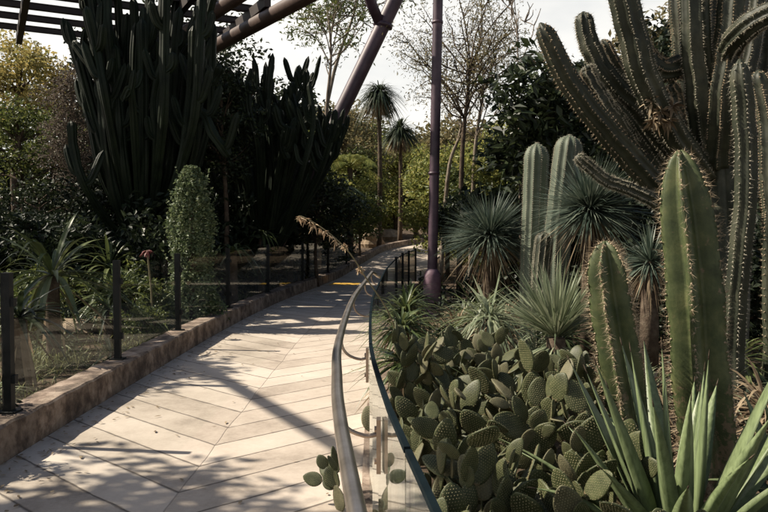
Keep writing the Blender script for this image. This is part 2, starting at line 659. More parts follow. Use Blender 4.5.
def spines(mb, P, N, count, length, width, spread=.8, r=rng):
    P = np.repeat(P.reshape(-1, 3), count, 0)
    N = np.repeat(N.reshape(-1, 3), count, 0)
    n = len(P)
    D = nrm(N + spread * r.normal(size=(n, 3)))
    S = nrm(np.cross(D, r.normal(size=(n, 3))))
    L = (length * r.uniform(.4, 1.25, n))[:, None]
    V = np.stack([P - S * width * .5, P + S * width * .5, P + D * L], 1)
    mb.add(V, np.arange(n * 3).reshape(n, 3))


def dots(mb, P, s, mi=0):
    P = P.reshape(-1, 3)
    o = np.array([[1, 0, 0], [-1, 0, 0], [0, 1, 0], [0, -1, 0], [0, 0, 1], [0, 0, -1.0]]) * s
    V = P[:, None] + o[None]
    t = np.array([(0, 2, 4), (2, 1, 4), (1, 3, 4), (3, 0, 4), (2, 0, 5), (1, 2, 5), (3, 1, 5), (0, 3, 5)])
    F = (t[None] + (np.arange(len(P)) * 6)[:, None, None]).reshape(-1, 3)
    mb.add(V, F, mi)


def copy_tree(o, parent=None):
    c = o.copy()
    C.objects.link(c)
    if parent is not None:
        c.parent = parent
    for ch in list(o.children):
        copy_tree(ch, c)
    return c


# ------------------------------------------------------------------ terrain, path
def sstep(a, b, x):
    t = np.clip((x - a) / (b - a), 0, 1)
    return t * t * (3 - 2 * t)


def terrain(x, y):
    x, y = np.asarray(x, float), np.asarray(y, float)
    h = sstep(23, 42, y) * 1.0
    h = h + sstep(46, 95, y) * (6.6 + 1.2 * np.sin(x * .05 + 1) + .8 * np.sin(x * .13))
    return h


def make_ground():
    xs = np.concatenate([np.linspace(-140, -16, 16)[:-1], np.linspace(-16, 16, 97), np.linspace(16, 140, 16)[1:]])
    ys = np.concatenate([np.linspace(-30, 0, 10)[:-1], np.linspace(0, 46, 116), np.linspace(46, 260, 40)[1:]])
    X, Y = np.meshgrid(xs, ys)
    Z = terrain(X, Y) - .07 + .035 * np.sin(X * 2.1 + Y * 1.3) * np.sin(Y * 1.7 - X * .6) + rng.normal(0, .008, X.shape)
    mb = MB()
    V = np.stack([X, Y, Z], -1)
    nx, ny = len(xs), len(ys)
    F = [(j * nx + i, j * nx + i + 1, (j + 1) * nx + i + 1, (j + 1) * nx + i) for j in range(ny - 1) for i in range(nx - 1)]
    mb.add(V, F)
    o = mb.build('ground', M['soil'])
    tag(o, kind='structure')


make_ground()
PC = spline([(-1.25, -6), (-1.25, -3), (-1.25, 0), (-1.25, 4), (-1.25, 8), (-1.2, 12), (-1.0, 16), (-.6, 20), (-.05, 25), (.6, 30), (1.75, 35), (4.2, 39), (8, 41), (13, 41.5)], 150)
PT = nrm(np.gradient(PC, axis=0))
PN = np.stack([PT[:, 1], -PT[:, 0]], 1)            # to the right of the walking direction
PS = np.concatenate([[0], np.cumsum(np.linalg.norm(np.diff(PC, axis=0), axis=1))])


def offset(o):
    return PC + PN * o


def make_path_mesh():
    ks = np.linspace(-1.36, 1.36, 9)
    mb = MB()
    V, UV = [], []
    for k in ks:
        q = offset(k)
        V.append(np.column_stack([q, terrain(q[:, 0], q[:, 1])]))
        UV.append(np.column_stack([np.full(len(q), k), PS]))
    V = np.stack(V, 1)
    UV = np.stack(UV, 1).reshape(-1, 2)
    n, m = V.shape[:2]
    F = [(i * m + k, i * m + k + 1, (i + 1) * m + k + 1, (i + 1) * m + k) for i in range(n - 1) for k in range(m - 1)]
    mb.add(V, F)
    o = mb.build('path', M['concrete'])
    me = o.data
    uvl = me.uv_layers.new(name='UVMap')
    idx = np.zeros(len(me.loops), int)
    me.loops.foreach_get('vertex_index', idx)
    uvl.data.foreach_set('uv', UV[idx].ravel())
    tag(o, kind='structure')


make_path_mesh()


def sweep_profile(mb, line, z0, prof):
    """line (n,2), prof list of (offset to the right, height)"""
    line = np.asarray(line)
    T = nrm(np.gradient(line, axis=0))
    Nn = np.stack([T[:, 1], -T[:, 0]], 1)
    V = np.stack([np.column_stack([line + Nn * a, z0 + b]) for a, b in prof], 1)
    n, m = V.shape[:2]
    F = [(i * m + k, (i + 1) * m + k, (i + 1) * m + (k + 1) % m, i * m + (k + 1) % m) for i in range(n - 1) for k in range(m)]
    F += [tuple(range(m)), tuple((n - 1) * m + k for k in range(m - 1, -1, -1))]
    mb.add(V, F)


def dense(line, step=.12):
    d = np.concatenate([[0], np.cumsum(np.linalg.norm(np.diff(line, axis=0), axis=1))])
    s = np.arange(0, d[-1], step)
    return np.column_stack([np.interp(s, d, line[:, 0]), np.interp(s, d, line[:, 1])])


# stone kerb on the far side of the path
kl = offset(-1.36)
kl = kl[(kl[:, 1] > -3)]
kd = dense(kl, .15)
mb = MB()
zk = terrain(kd[:, 0], kd[:, 1]) + rng.normal(0, .006, len(kd))
sweep_profile(mb, kd, zk, [(0.0, -.08), (-.012, .235), (-.03, .25), (-.27, .25), (-.29, .235), (-.30, -.08)])
o = mb.build('stone_kerb', M['kerb'], smooth=False)
tag(o, 'low mottled brown stone kerb along the planked path under the dark posts', 'kerb')


# ------------------------------------------------------------------ glass fence (left)
def slab(mb, a, b, z0, z1, t):
    """upright sheet between plan points a and b"""
    a, b = np.asarray(a, float), np.asarray(b, float)
    c = (a + b) / 2
    l = np.linalg.norm(b - a)
    rz = math.atan2(b[1] - a[1], b[0] - a[0])
    mb.box((c[0], c[1], (z0 + z1) / 2), (l, t, z1 - z0), rz)


fline = offset(-1.36 - .17)
fy = [-1.6, .9, 3.2, 5.5, 7.76, 10.0, 12.9, 16.2, 19.8, 23.5, 27.0]
fx = [np.interp(y, fline[:, 1], fline[:, 0]) for y in fy]
fence = empty('glass_fence', (fx[4], fy[4], .25), 'frameless glass fence with dark posts standing on the stone kerb', 'fence')


def local(o, p):
    return np.asarray(o.location)


for i, y in enumerate(fy):
    mb = MB()
    z0 = float(terrain(fx[i], y)) + .245
    rz = rng.uniform(-.1, .1)
    mb.box((fx[i], y, z0 + .52), (.065, .065, 1.04), rz)
    mb.box((fx[i], y, z0 + .008), (.14, .14, .016), rz)
    mb.box((fx[i] + .045, y, z0 + .25), (.03, .05, .06), rz)
    mb.box((fx[i] + .045, y, z0 + .82), (.03, .05, .06), rz)
    mb.build('post', M['post'], fence, False, fence.location)
    if i < len(fy) - 1:
        mb = MB()
        d = nrm(np.array([fx[i + 1] - fx[i], fy[i + 1] - y]))
        z0 = z0 + .05
        slab(mb, np.array([fx[i], y]) + d * .045, np.array([fx[i + 1], fy[i + 1]]) - d * .045, z0, z0 + .93, .01)
        mb.build('glass_panel', M['fence_glass'], fence, False, fence.location)

# ------------------------------------------------------------------ balustrade with handrail (right)
rail_pts = spline([(.9, -2.2, 1.0), (.5, -1.0, 1.0), (.2, 0, 1.0), (.02, .9, 1.0), (-.06, 1.59, 1.0), (-.14, 2.36, 1.0), (-.19, 3.0, 1.0), (-.245, 4.07, 1.0),
                   (-.27, 6.4, 1.0), (-.22, 8.6, 1.0), (-.12, 11.8, 1.0), (.12, 16, 1.0), (.42, 19.5, 1.0), (.85, 23, 1.0)], 90)
gl_line = dense(rail_pts[:, :2], .1)
gT = nrm(np.gradient(gl_line, axis=0))
gl_line = gl_line + np.stack([gT[:, 1], -gT[:, 0]], 1) * .17
bal = empty('glass_balustrade', (gl_line[40][0], gl_line[40][1], 0), 'glass balustrade with brushed steel handrail beside the cactus bed', 'balustrade')
mb = MB()
rl = rail_pts[rail_pts[:, 1] < 10.6]
rl = np.vstack([rl, rl[-1] + [.03, .14, -.02], rl[-1] + [.07, .18, -.06], rl[-1] + [.12, .18, -.08]])
mb.tube(rl, .0225, 14)
mb.build('handrail', M['steel'], bal, True, bal.location)


def gpt(y):
    return np.array([np.interp(y, gl_line[:, 1], gl_line[:, 0]), y])


gy = [-1.9, -.6, .7, 2.02, 3.88, 5.4, 7.2, 9.0, 10.9, 13.0, 15.4, 18.0, 20.2, 22.4]
for i in range(len(gy) - 1):
    k = 5
    seg = [gpt(y) for y in np.linspace(gy[i] + .012, gy[i + 1] - .012, k)]
    mb, me_ = MB(), MB()
    # one gently curved sheet
    sweep_profile(mb, np.array(seg), np.zeros(k) + float(terrain(*seg[0])), [(-.006, .06), (-.006, .985), (.006, .985), (.006, .06)])
    g = mb.build('glass_panel', M['glass'], bal, False, bal.location)
    sweep_profile(me_, np.array(seg), np.zeros(k) + float(terrain(*seg[0])), [(-.009, .987), (-.009, 1.005), (.009, 1.005), (.009, .987)])
    e = me_.build('edge', M['glass_edge'], g, False, bal.location)


def rpt(y):
    return np.array([np.interp(y, rail_pts[:, 1], rail_pts[:, 0]), y])


for y in (.3, 1.2, 2.75, 4.4, 6.6, 8.6, 10.3):
    a, b = rpt(y), gpt(y)
    mb = MB()
    d = nrm(b - a)
    c = b - d * .017
    rz = math.atan2(d[1], d[0])
    mb.box((c[0], c[1], .80), (.016, .055, .2), rz)
    q = np.array([[*(c - d * .008), .84], [*(c - d * .05), .835], [*(a + d * .04), .86], [*(a + d * .005), .91], [*a, .978]])
    mb.tube(spline(q, 12), .0085, 8)
    mb.box((a[0], a[1], .974), (.03, .07, .006), rz)
    for dz in (-.06, .06):
        mb.tube([[*(c - d * .008), .80 + dz], [*(c - d * .016), .80 + dz]], .012, 8)
    mb.build('bracket', M['bracket'], bal, False, bal.location)
for y in (15.4, 18.0, 20.2, 22.4):
    p = gpt(y)
    mb = MB()
    z0 = float(terrain(*p))
    mb.box((p[0], p[1], z0 + .52), (.06, .06, 1.06))
    mb.box((p[0] - .04, p[1], z0 + .8), (.04, .09, .12))
    mb.build('post', M['post'], bal, False, bal.location)
# low concrete edging that carries the glass
el = gl_line[(gl_line[:, 1] > -2) & (gl_line[:, 1] < 22.5)]
mb = MB()
sweep_profile(mb, el, terrain(el[:, 0], el[:, 1]), [(-.05, -.1), (-.05, .055), (.16, .055), (.16, -.1)])
tag(mb.build('bed_edging', M['kerb'], smooth=False), 'narrow concrete edging under the glass of the cactus bed', 'edging')

# worn yellow strip across the path
mb = MB()
i0 = int(np.argmin(np.abs(PC[:, 1] - 21.4)))
q0, q1 = PC[i0], PC[i0] + PT[i0] * .9
V = []
for q, k in ((q0, -1.2), (q0, -.35), (q1, -.35), (q1, -1.2)):
    p = q + PN[i0] * k
    V.append((p[0], p[1], float(terrain(*p)) + .006))
mb.add(V, [(0, 1, 2, 3)])
tag(mb.build('painted_strip', M['yellow']), 'worn yellow painted strip across the far end of the path', 'marking', kind='structure')


# ------------------------------------------------------------------ steelwork
mb = MB()
pt, pb = at(438, 0, 14), at(431.5, 312, 14)
pdir = (pt - pb)
ptop = pb + pdir * 1.5
pole = empty('steel_pole', (pb[0], pb[1], 0), 'tall dark purple steel pole with thick faded mauve foot in the cactus bed', 'pole')
foot0 = pb + pdir * (-.12)
mb.tube([foot0 + (ptop - foot0) * t for t in np.linspace(0, 1, 20)], .092, 20)
mb.build('shaft', M['purple'], pole, True, pole.location)
mb = MB()
ct = pb + pdir * .14
zz = np.array([0, .3, .6, .82, .92, .97, 1.0])
mb.tube([foot0 + (ct - foot0) * t for t in zz], [.165, .165, .165, .165, .155, .125, .095], 20)
mb.build('sleeve', M['mauve'], pole, True, pole.location)
mb = MB()
mb.tube([at(437.6, 21, 14), at(437.55, 23.5, 14)], .103, 20)
mb.tube([at(434, 172, 14), at(434, 174.5, 14)], .103, 20)
mb.build('collar', M['purple'], pole, True, pole.location)

strut = empty('steel_strut', (-3.5, 20, 0), 'thick slanting purple brown steel strut rising from dark shrubs to the canopy', 'strut')
mb = MB()
s0, s1 = at(252, 296, 20), at(395, 0, 20)
sd_ = s1 - s0
mb.tube([s0 + sd_ * t for t in np.linspace(0, 1.35, 16)], .2, 20)
mb.build('tube', M['purple'], strut, True, strut.location)
mb = MB()
mb.tube([at(381, 26, 20), at(372, 5, 19.6), at(356, -45, 18.6)], .14, 16)
fl = MB()
fl.tube([at(383.5, 23, 20), at(382.5, 27, 20)], .26, 18)
fl.build('flange', M['purple'], strut, True, strut.location)
mb.build('branch_tube', M['purple'], strut, True, strut.location)

# slatted canopy
CZ = 6.6
ca = math.radians(28)
cu, cv = np.array([math.cos(ca), math.sin(ca)]), np.array([-math.sin(ca), math.cos(ca)])
cc = np.array([-5.1, 21.9])
canopy = empty('slatted_canopy', (cc[0], cc[1], 0), 'overhead canopy of dark steel slats and rafters on rusty brown tubes', 'canopy')


def cpt(u, v, z=0.0):
    p = cc + cu * u + cv * v
    return np.array([p[0], p[1], CZ + z])


R3 = np.array([[cu[0], cv[0], 0], [cu[1], cv[1], 0], [0, 0, 1]])
for k in range(6):
    mb = MB()
    v = -.3 - 1.08 * k
    mb.box(cpt(-4.2, v, .18), (8.2, .50, .05), M3=R3)
    mb.box(cpt(-4.2, v - .23, .13), (8.2, .04, .15), M3=R3)
    mb.build('slat', M['roof_steel'], canopy, False, canopy.location)
for k in range(6):
    mb = MB()
    u = -.3 - 1.55 * k
    mb.box(cpt(u, -2.95, -.03), (.14, 6.2, .24), M3=R3)
    mb.build('rafter', M['roof_steel'], canopy, False, canopy.location)
for (a, b, r_) in ((cpt(-.9, .6, -.32), cpt(.15, -9.5, -.32), .17), (cpt(-1.9, .2, -.30), cpt(-1.0, -9.3, -.30), .15), (cpt(-9.2, -1.0, -.30), cpt(-8.9, -16.5, -.30), .075)):  # last tube is out of view, added to throw the diagonal shadow on the path
    mb = MB()
    mb.tube([a + (b - a) * t for t in np.linspace(0, 1, 8)], r_, 16)
    mb.build('edge_tube', M['roof_tube'], canopy, True, canopy.location)


# ------------------------------------------------------------------ trees and shrubs
def limb(mb, a, b, r0, r1, sag=.1, n=6, r=rng):
    a, b = np.asarray(a, float), np.asarray(b, float)
    L = np.linalg.norm(b - a)
    mid = (a + b) / 2 + r.normal(0, L * sag, 3)
    p = spline([a, mid, b], n)
    mb.tube(p, np.linspace(r0, r1, n), 7)


def tree(name, label, cat, loc, H, crown, leafmat, leaf=.12, nclump=26, per=110, trunk_r=.12, bark='bark', clump_r=.35, group=None, aspect=.5, bare=.3, seed=None, droop=0.0, base=None, lean=(0, 0)):
    """crown=(rx,ry,rz); H = height of the crown's centre"""
    r = np.random.default_rng(seed if seed is not None else rng.integers(1e9))
    z0 = float(terrain(loc[0], loc[1])) - .05 if base is None else base
    root = empty(name, (loc[0], loc[1], z0), label, cat, group)
    cr = np.array(crown, float)
    c0 = np.array([lean[0], lean[1], H])
    d = rand_dirs(nclump, r=r) * (r.uniform(.25, 1.0, nclump) ** .45)[:, None]
    cl = c0 + d * cr * r.uniform(.75, 1.15, (nclump, 1))
    cl[:, 2] = np.maximum(cl[:, 2], .12)
    mb = MB()
    tt = c0 + np.array([0, 0, -cr[2] * bare])
    tt[2] = max(tt[2], .25)
    tp = spline([(0, 0, -.1), tt * np.array([.4, .4, .5]) + np.append(r.normal(0, .03 * H, 2), 0), tt, c0 + np.array([0, 0, cr[2] * .4])], 10)
    mb.tube(tp, np.linspace(trunk_r, trunk_r * .3, 10), 9)
    for q in cl[:min(nclump, 22)]:
        i = int(np.clip(np.searchsorted(tp[:, 2], q[2] - cr[2] * .5), 3, 9))
        limb(mb, tp[i], q, trunk_r * .38, trunk_r * .08, .06, 6, r)
    mb.build('trunk', M[bark], root)
    mb = MB()
    sz = r.uniform(.6, 1.35, nclump)
    P = []
    for q, s in zip(cl, sz):
        k = int(per * s * s)
        g = rand_dirs(k, r=r) * (r.uniform(0, 1, k) ** .5)[:, None]
        P.append(q + g * clump_r * s * np.array([1.1, 1.1, .75]))
    P = np.concatenate(P)
    P = P[P[:, 2] > .03]
    leaves(mb, P, leaf, aspect, .3, r=r, droop=droop)
    mb.build('crown', leafmat, root, False)
    return root


T_BACK = 'trees standing behind the garden'
def ptree(name, label, cat, px, pyc, d, rpx, rpy, mat, **kw):
    """a tree whose crown centre is seen at (px, pyc)"""
    p = at(px, pyc, d)
    z0 = float(terrain(p[0], d)) - .05
    k = d / FPX
    return tree(name, label, cat, (p[0], d), p[2] - z0, (rpx * k, rpx * k * .9, rpy * k), M[mat], **kw)


exec_list = []
# left side, far to near
ptree('tree', 'golden leaved tree under the outer end of the slatted canopy', 'tree', 18, 78, 27, 62, 40, 'leaf_gold', leaf=.17, nclump=40, per=130, clump_r=.65, trunk_r=.16, seed=3)
ptree('tree', 'light green bushy tree below the golden leaved tree', 'tree', 20, 150, 23, 58, 46, 'leaf_mid', leaf=.14, nclump=36, per=130, clump_r=.55, trunk_r=.13, seed=4)
ptree('dry_shrub', 'tall grey dry vine covered shrub left of the candelabra cactus', 'shrub', 74, 130, 20, 28, 78, 'leaf_grey', leaf=.09, nclump=60, per=130, clump_r=.40, trunk_r=.07, bark='bark_pale', seed=5)
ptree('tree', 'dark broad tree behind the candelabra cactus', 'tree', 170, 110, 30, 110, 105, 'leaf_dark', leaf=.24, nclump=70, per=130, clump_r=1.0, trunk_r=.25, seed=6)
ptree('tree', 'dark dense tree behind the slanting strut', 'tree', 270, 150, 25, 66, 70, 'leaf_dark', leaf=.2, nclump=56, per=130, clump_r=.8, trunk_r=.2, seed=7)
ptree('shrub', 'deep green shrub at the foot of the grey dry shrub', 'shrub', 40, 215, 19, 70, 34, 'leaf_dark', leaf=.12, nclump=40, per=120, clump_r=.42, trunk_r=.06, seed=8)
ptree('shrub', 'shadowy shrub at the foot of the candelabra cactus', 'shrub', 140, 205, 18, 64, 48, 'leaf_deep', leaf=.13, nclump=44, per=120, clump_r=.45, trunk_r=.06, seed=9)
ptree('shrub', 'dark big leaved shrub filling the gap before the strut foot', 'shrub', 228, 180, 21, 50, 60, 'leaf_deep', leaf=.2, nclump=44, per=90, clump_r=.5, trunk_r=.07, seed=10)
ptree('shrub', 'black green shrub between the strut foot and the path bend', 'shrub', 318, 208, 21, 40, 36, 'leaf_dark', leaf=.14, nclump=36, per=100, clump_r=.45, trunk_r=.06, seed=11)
ptree('shrub', 'small round shrub by the bend of the path', 'shrub', 360, 214, 30, 26, 20, 'leaf_mid', leaf=.16, nclump=26, per=100, clump_r=.42, trunk_r=.06, seed=12)
# centre distance
ptree('tree', 'sunlit olive tree on the slope right of the slanting strut', 'tree', 345, 150, 42, 42, 38, 'leaf_olive', leaf=.26, nclump=40, per=120, clump_r=1.0, trunk_r=.2, seed=13)
ptree('tree', 'bright green tree behind the two slender palms', 'tree', 398, 172, 46, 46, 36, 'leaf_bright', leaf=.24, nclump=44, per=120, clump_r=.9, trunk_r=.2, seed=14)
ptree('tree', 'yellow green tree behind the purple pole', 'tree', 448, 180, 34, 40, 34, 'leaf_bright', leaf=.2, nclump=44, per=120, clump_r=.7, trunk_r=.16, seed=15)
ptree('shrub', 'sunny yellow green shrub behind the left blue yucca', 'shrub', 505, 180, 20, 40, 44, 'leaf_bright', leaf=.12, nclump=50, per=110, clump_r=.38, trunk_r=.07, seed=16)
ptree('shrub', 'dark shrub low between the pole and the left blue yucca', 'shrub', 460, 222, 18, 30, 26, 'leaf_dark', leaf=.12, nclump=30, per=100, clump_r=.32, trunk_r=.06, seed=17)
ptree('tree', 'dark tree with big glossy leaves behind the two pale columns', 'tree', 548, 118, 13.5, 64, 62, 'leaf_dark', leaf=.24, nclump=60, per=42, clump_r=.42, trunk_r=.09, aspect=.42, seed=18)
ptree('tree', 'yellow green tree seen between arms of the giant tree cactus', 'tree', 655, 70, 22, 44, 58, 'leaf_olive', leaf=.2, nclump=44, per=110, clump_r=.6, trunk_r=.14, seed=19)
ptree('tree', 'black green tree behind the trunk of the giant tree cactus', 'tree', 720, 120, 15, 90, 120, 'leaf_deep', leaf=.2, nclump=80, per=110, clump_r=.62, trunk_r=.16, seed=20)
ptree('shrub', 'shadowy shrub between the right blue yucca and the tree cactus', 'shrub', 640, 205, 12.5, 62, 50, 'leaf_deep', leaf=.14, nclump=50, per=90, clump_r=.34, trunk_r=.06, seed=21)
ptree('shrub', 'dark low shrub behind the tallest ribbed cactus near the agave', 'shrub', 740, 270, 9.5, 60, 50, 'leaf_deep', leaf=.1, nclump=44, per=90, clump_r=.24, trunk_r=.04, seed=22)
# hill scrub, one object per tree
hill_spots = [(338, 128, 78, 26, 16, 'leaf_olive'), (372, 138, 86, 22, 15, 'leaf_mid'), (410, 150, 80, 26, 16, 'leaf_olive'), (452, 152, 84, 24, 18, 'leaf_mid'),
              (486, 146, 78, 24, 18, 'leaf_olive'), (520, 150, 82, 26, 20, 'leaf_mid'), (300, 140, 80, 30, 24, 'leaf_mid'), (560, 140, 80, 30, 26, 'leaf_mid')]
hill_lab = ['pale olive tree on the hill crest beside the strut', 'mid green tree on the hill behind the taller slender palm',
            'low olive tree on the hill under the open sky', 'mid green hill tree just behind the purple pole', 'olive hill tree behind the bare branched eucalypt trunk',
            'mid green hill tree behind the big leaved tree', 'hill tree glimpsed behind the slanting strut', 'hill tree glimpsed behind the glossy leaved tree']
for (px, py, d, rx, ry, mt), lb in zip(hill_spots, hill_lab):
    ptree('hill_tree', lb, 'tree', px, py, d, rx, ry, mt, leaf=.5, nclump=26, per=90, clump_r=1.5, trunk_r=.25, group='scrub trees on the far hill')
# trees left of the camera that throw the dappled shade on the near path
tree('shade_tree', 'open crowned tree beside the near end of the glass fence', 'tree', (-7.7, 5.0), 5.4, (1.4, 1.0, .7), M['leaf_mid'], leaf=.17, nclump=24, per=60, clump_r=.42, trunk_r=.12, seed=31)
tree('shade_tree', 'loose crowned tree left of the first fence posts', 'tree', (-8.3, 9.1), 5.3, (.9, 1.3, .6), M['leaf_mid'], leaf=.17, nclump=22, per=44, clump_r=.42, trunk_r=.12, seed=32)


# eucalypt with fine bare branches
def thin_tree(name, label, px0, py0, d, trunk_pts, branch_n, spread, leafmat, nleaf, leaf, r0, bark='bark_pale', seed=1, up=1.0, blen=2.2):
    r = np.random.default_rng(seed)
    P = np.array([at(a, b, d) for a, b in trunk_pts])
    g = float(terrain(P[0][0], d)) - .05
    P[0][2] = g
    root = empty(name, P[0], label, 'tree')
    mb, ml = MB(), MB()
    tp = spline(P, 14)
    mb.tube(tp, np.linspace(r0, r0 * .35, 14), 9)
    tips = []
    for k in range(branch_n):
        i = int(r.integers(7, 14))
        dr = nrm(np.array([r.normal(0, spread), r.normal(0, spread), up * r.uniform(.6, 1.2)]))
        e = tp[i] + dr * blen * r.uniform(.5, 1.1)
        q = spline([tp[i], (tp[i] + e) / 2 + r.normal(0, .12, 3), e], 6)
        mb.tube(q, np.linspace(r0 * .3, .012, 6), 5)
        for w in range(5):
            j = int(r.integers(2, 6))
            e2 = q[j] + nrm(dr + r.normal(0, .55, 3)) * blen * .38 * r.uniform(.5, 1.2)
            mb.tube(spline([q[j], (q[j] + e2) / 2 + r.normal(0, .04, 3), e2], 4), np.linspace(.013, .006, 4), 4)
            tips.append(e2)
            tips.append((e2 + q[j]) / 2)
    mb.build('trunk', M[bark], root, True, root.location)
    tips = np.array(tips)
    c = tips[r.integers(0, len(tips), nleaf)] + r.normal(0, .16, (nleaf, 3))
    leaves(ml, c, leaf, .3, .1, r=r, droop=.5)
    ml.build('crown', leafmat, root, False, root.location)
    return root


thin_tree('eucalypt', 'slender pale eucalypt with fine bare branches fanning into the sky', 460, 215, 19, [(459, 226), (462, 160), (467, 100), (472, 55)], 26, .55, M['leaf_olive'], 8000, .085, .075, seed=41, blen=2.1, bark='bark')
thin_tree('eucalypt', 'thinner brown trunk close beside the pale eucalypt', 476, 215, 20, [(470, 226), (474, 170), (478, 125), (484, 90)], 12, .5, M['leaf_olive'], 3000, .085, .07, seed=42, blen=1.6)
thin_tree('eucalypt', 'leaning bare sapling between the pole and the eucalypt', 445, 215, 21, [(440, 226), (448, 175), (458, 140), (462, 122)], 5, .5, M['leaf_olive'], 160, .10, .07, seed=43, blen=1.0)
thin_tree('bare_tree', 'bare twiggy tree with sparse leaves above the dark jointed cactus', 322, 200, 23, [(318, 226), (326, 120), (331, 60), (329, 20)], 14, .6, M['leaf_mid'], 1500, .16, .07, seed=44, blen=1.9)
thin_tree('bare_tree', 'thin bare sticks rising above the glossy leaved tree', 518, 200, 15, [(522, 215), (519, 120), (518, 60), (516, 15)], 7, .35, M['leaf_olive'], 12, .06, .028, seed=45, blen=1.0)
thin_tree('bare_tree', 'spindly tree with hanging leaves over the top of the strut', 362, 200, 26, [(300, 226), (330, 90), (352, 20), (362, -15)], 16, .9, M['leaf_mid'], 1100, .2, .08, seed=46, up=.1, blen=2.2)


# slender grass-headed palms
def grass_palm(label, px, py_top, d, rpx, n, sag, seed, py_foot=225):
    r = np.random.default_rng(seed)
    top = at(px, py_top, d)
    g = float(terrain(top[0], d)) - .05
    root = empty('slender_palm', (top[0], d, g), label, 'palm', 'slender palms in the middle distance')
    mb = MB()
    tp = spline([(top[0], d, g), (top[0] + .05, d, (g + top[2]) / 2), top], 10)
    mb.tube(tp, np.linspace(.13, .085, 10), 9)
    mb.build('trunk', M['bark'], root, True, root.location)
    L = rpx * d / FPX
    mb = MB()
    D = rand_dirs(n, -.5, 1, r)
    blades(mb, top, D, L * r.uniform(.6, 1.25, n), .06, 6, sag * r.uniform(.6, 1.3, n), r=r)
    mb.build('crown', M['palm'], root, False, root.location)
    mb = MB()
    D = rand_dirs(n // 3, -1, -.5, r)
    blades(mb, top - np.array([0, 0, .1]), D, L * .9, .07, 3, .2, r=r)
    mb.build('dry_skirt', M['blade_dry'], root, False, root.location)


grass_palm('taller slender palm with drooping tuft against the white sky', 379, 92, 35, 29, 420, .8, 51)
grass_palm('shorter slender palm with dark shaggy head next to the taller one', 400, 130, 37.5, 25, 460, .65, 52)


def feather_palm(label, px, py, d, Lm, nf, seed, mat):
    r = np.random.default_rng(seed)
    top = at(px, py, d)
    g = float(terrain(top[0], d)) - .05
    root = empty('feather_palm', (top[0], d, g), label, 'palm', 'feather palms beyond the path bend')
    mb = MB()
    mb.tube(spline([(top[0], d, g), (top[0], d, (g + top[2]) / 2), top], 6), np.linspace(.16, .12, 6), 9)
    mb.build('trunk', M['bark'], root, True, root.location)
    mb = MB()
    for k in range(nf):
        a = k * 2.4 + r.uniform(-.3, .3)
        el = r.uniform(.2, 1.2)
        dr = np.array([math.cos(a) * math.cos(el), math.sin(a) * math.cos(el), math.sin(el)])
        t = np.linspace(0, 1, 24)[:, None]
        q = top + dr * Lm * t + np.array([0, 0, -1]) * .75 * Lm * t ** 2
        mb.tube(q[::3], np.linspace(.02, .006, len(q[::3])), 5)
        T = nrm(np.gradient(q, axis=0))
        S = nrm(np.cross(T, np.array([0, 0, 1.0])))
        for sgn in (-1, 1):
            D = nrm(S[2:] * sgn + T[2:] * .7 + np.array([0, 0, -.25]))
            blades(mb, q[2:], D, Lm * .28 * np.sin(np.pi * np.linspace(.12, 1, 22)) + .05, .035, 2, .25, r=r)
    mb.build('fronds', M[mat], root, False, root.location)


feather_palm('sunlit feather palm with arching fronds right of the strut foot', 350, 168, 34, 2.1, 18, 61, 'leaf_bright')
feather_palm('green feather palm low between the slender palms', 416, 182, 45, 2.7, 18, 62, 'leaf_mid')
feather_palm('shadowed feather palm near the end of the kerb', 332, 190, 27, 1.5, 16, 63, 'blade_green')


# ------------------------------------------------------------------ dark candelabra cacti (left)
def candelabra(label, px, py_base, d, arms, r_arm, seed, spread_top, stubs=0):
    """arms: list of (px bottom, py bottom, px top, py top)"""
    r = np.random.default_rng(seed)
    b = at(px, py_base, d)
    g = float(terrain(b[0], d)) - .05
    root = empty('candelabra_cactus', (b[0], d, g), label, 'cactus', 'dark candelabra cacti behind the glass fence')
    mb = MB()
    tr = spline([(b[0], d, g), (b[0], d, g + .8), (b[0] + .1, d, g + 1.7)], 8)
    ribbed(mb, tr, domed(8, .26, .2, tip=.1), 5, .3)
    mb.build('trunk', M['euphorbia'], root, False, root.location)
    for k, (x0, y0, x1, y1) in enumerate(arms):
        dd = d + r.normal(0, .9)
        e0, e1 = at(x0, y0, dd), at(x1, y1, dd)
        s = np.array([b[0] + .06 * (x0 - px) / 20, d, g + 1.2 + r.uniform(-.5, .5)])
        elbow = np.array([e0[0], e0[1], e0[2]])
        q = spline([s, (s + elbow) / 2 + np.array([0, 0, -.15]), elbow, (elbow * .45 + e1 * .55) + np.append(r.normal(0, .07, 2), 0), e1], 46)
        mb = MB()
        ra = r_arm * r.uniform(.8, 1.15)
        ribbed(mb, q, domed(46, ra * .85, ra, tip=.05) * (1 + .07 * np.sin(np.arange(46) * .75 + k)), 5, .35, 4, phase=r.uniform(0, 1.5), wob=.0)
        for w in range(stubs):
            j = int(r.integers(22, 42))
            dr = nrm(np.array([r.choice([-1, 1]) * .5, r.normal(0, .3), .9]))
            p1 = q[j]
            e = p1 + dr * r.uniform(.3, .7)
            qq = spline([p1, p1 + dr * .2 + np.array([dr[0] * .08, 0, -.05]), e + np.array([0, 0, .1])], 14)
            ribbed(mb, qq, domed(14, ra * .75, ra * .85, tip=.22), 5, .35, 4, phase=r.uniform(0, 1.5))
        mb.build('arm', M['euphorbia'], root, False, root.location)


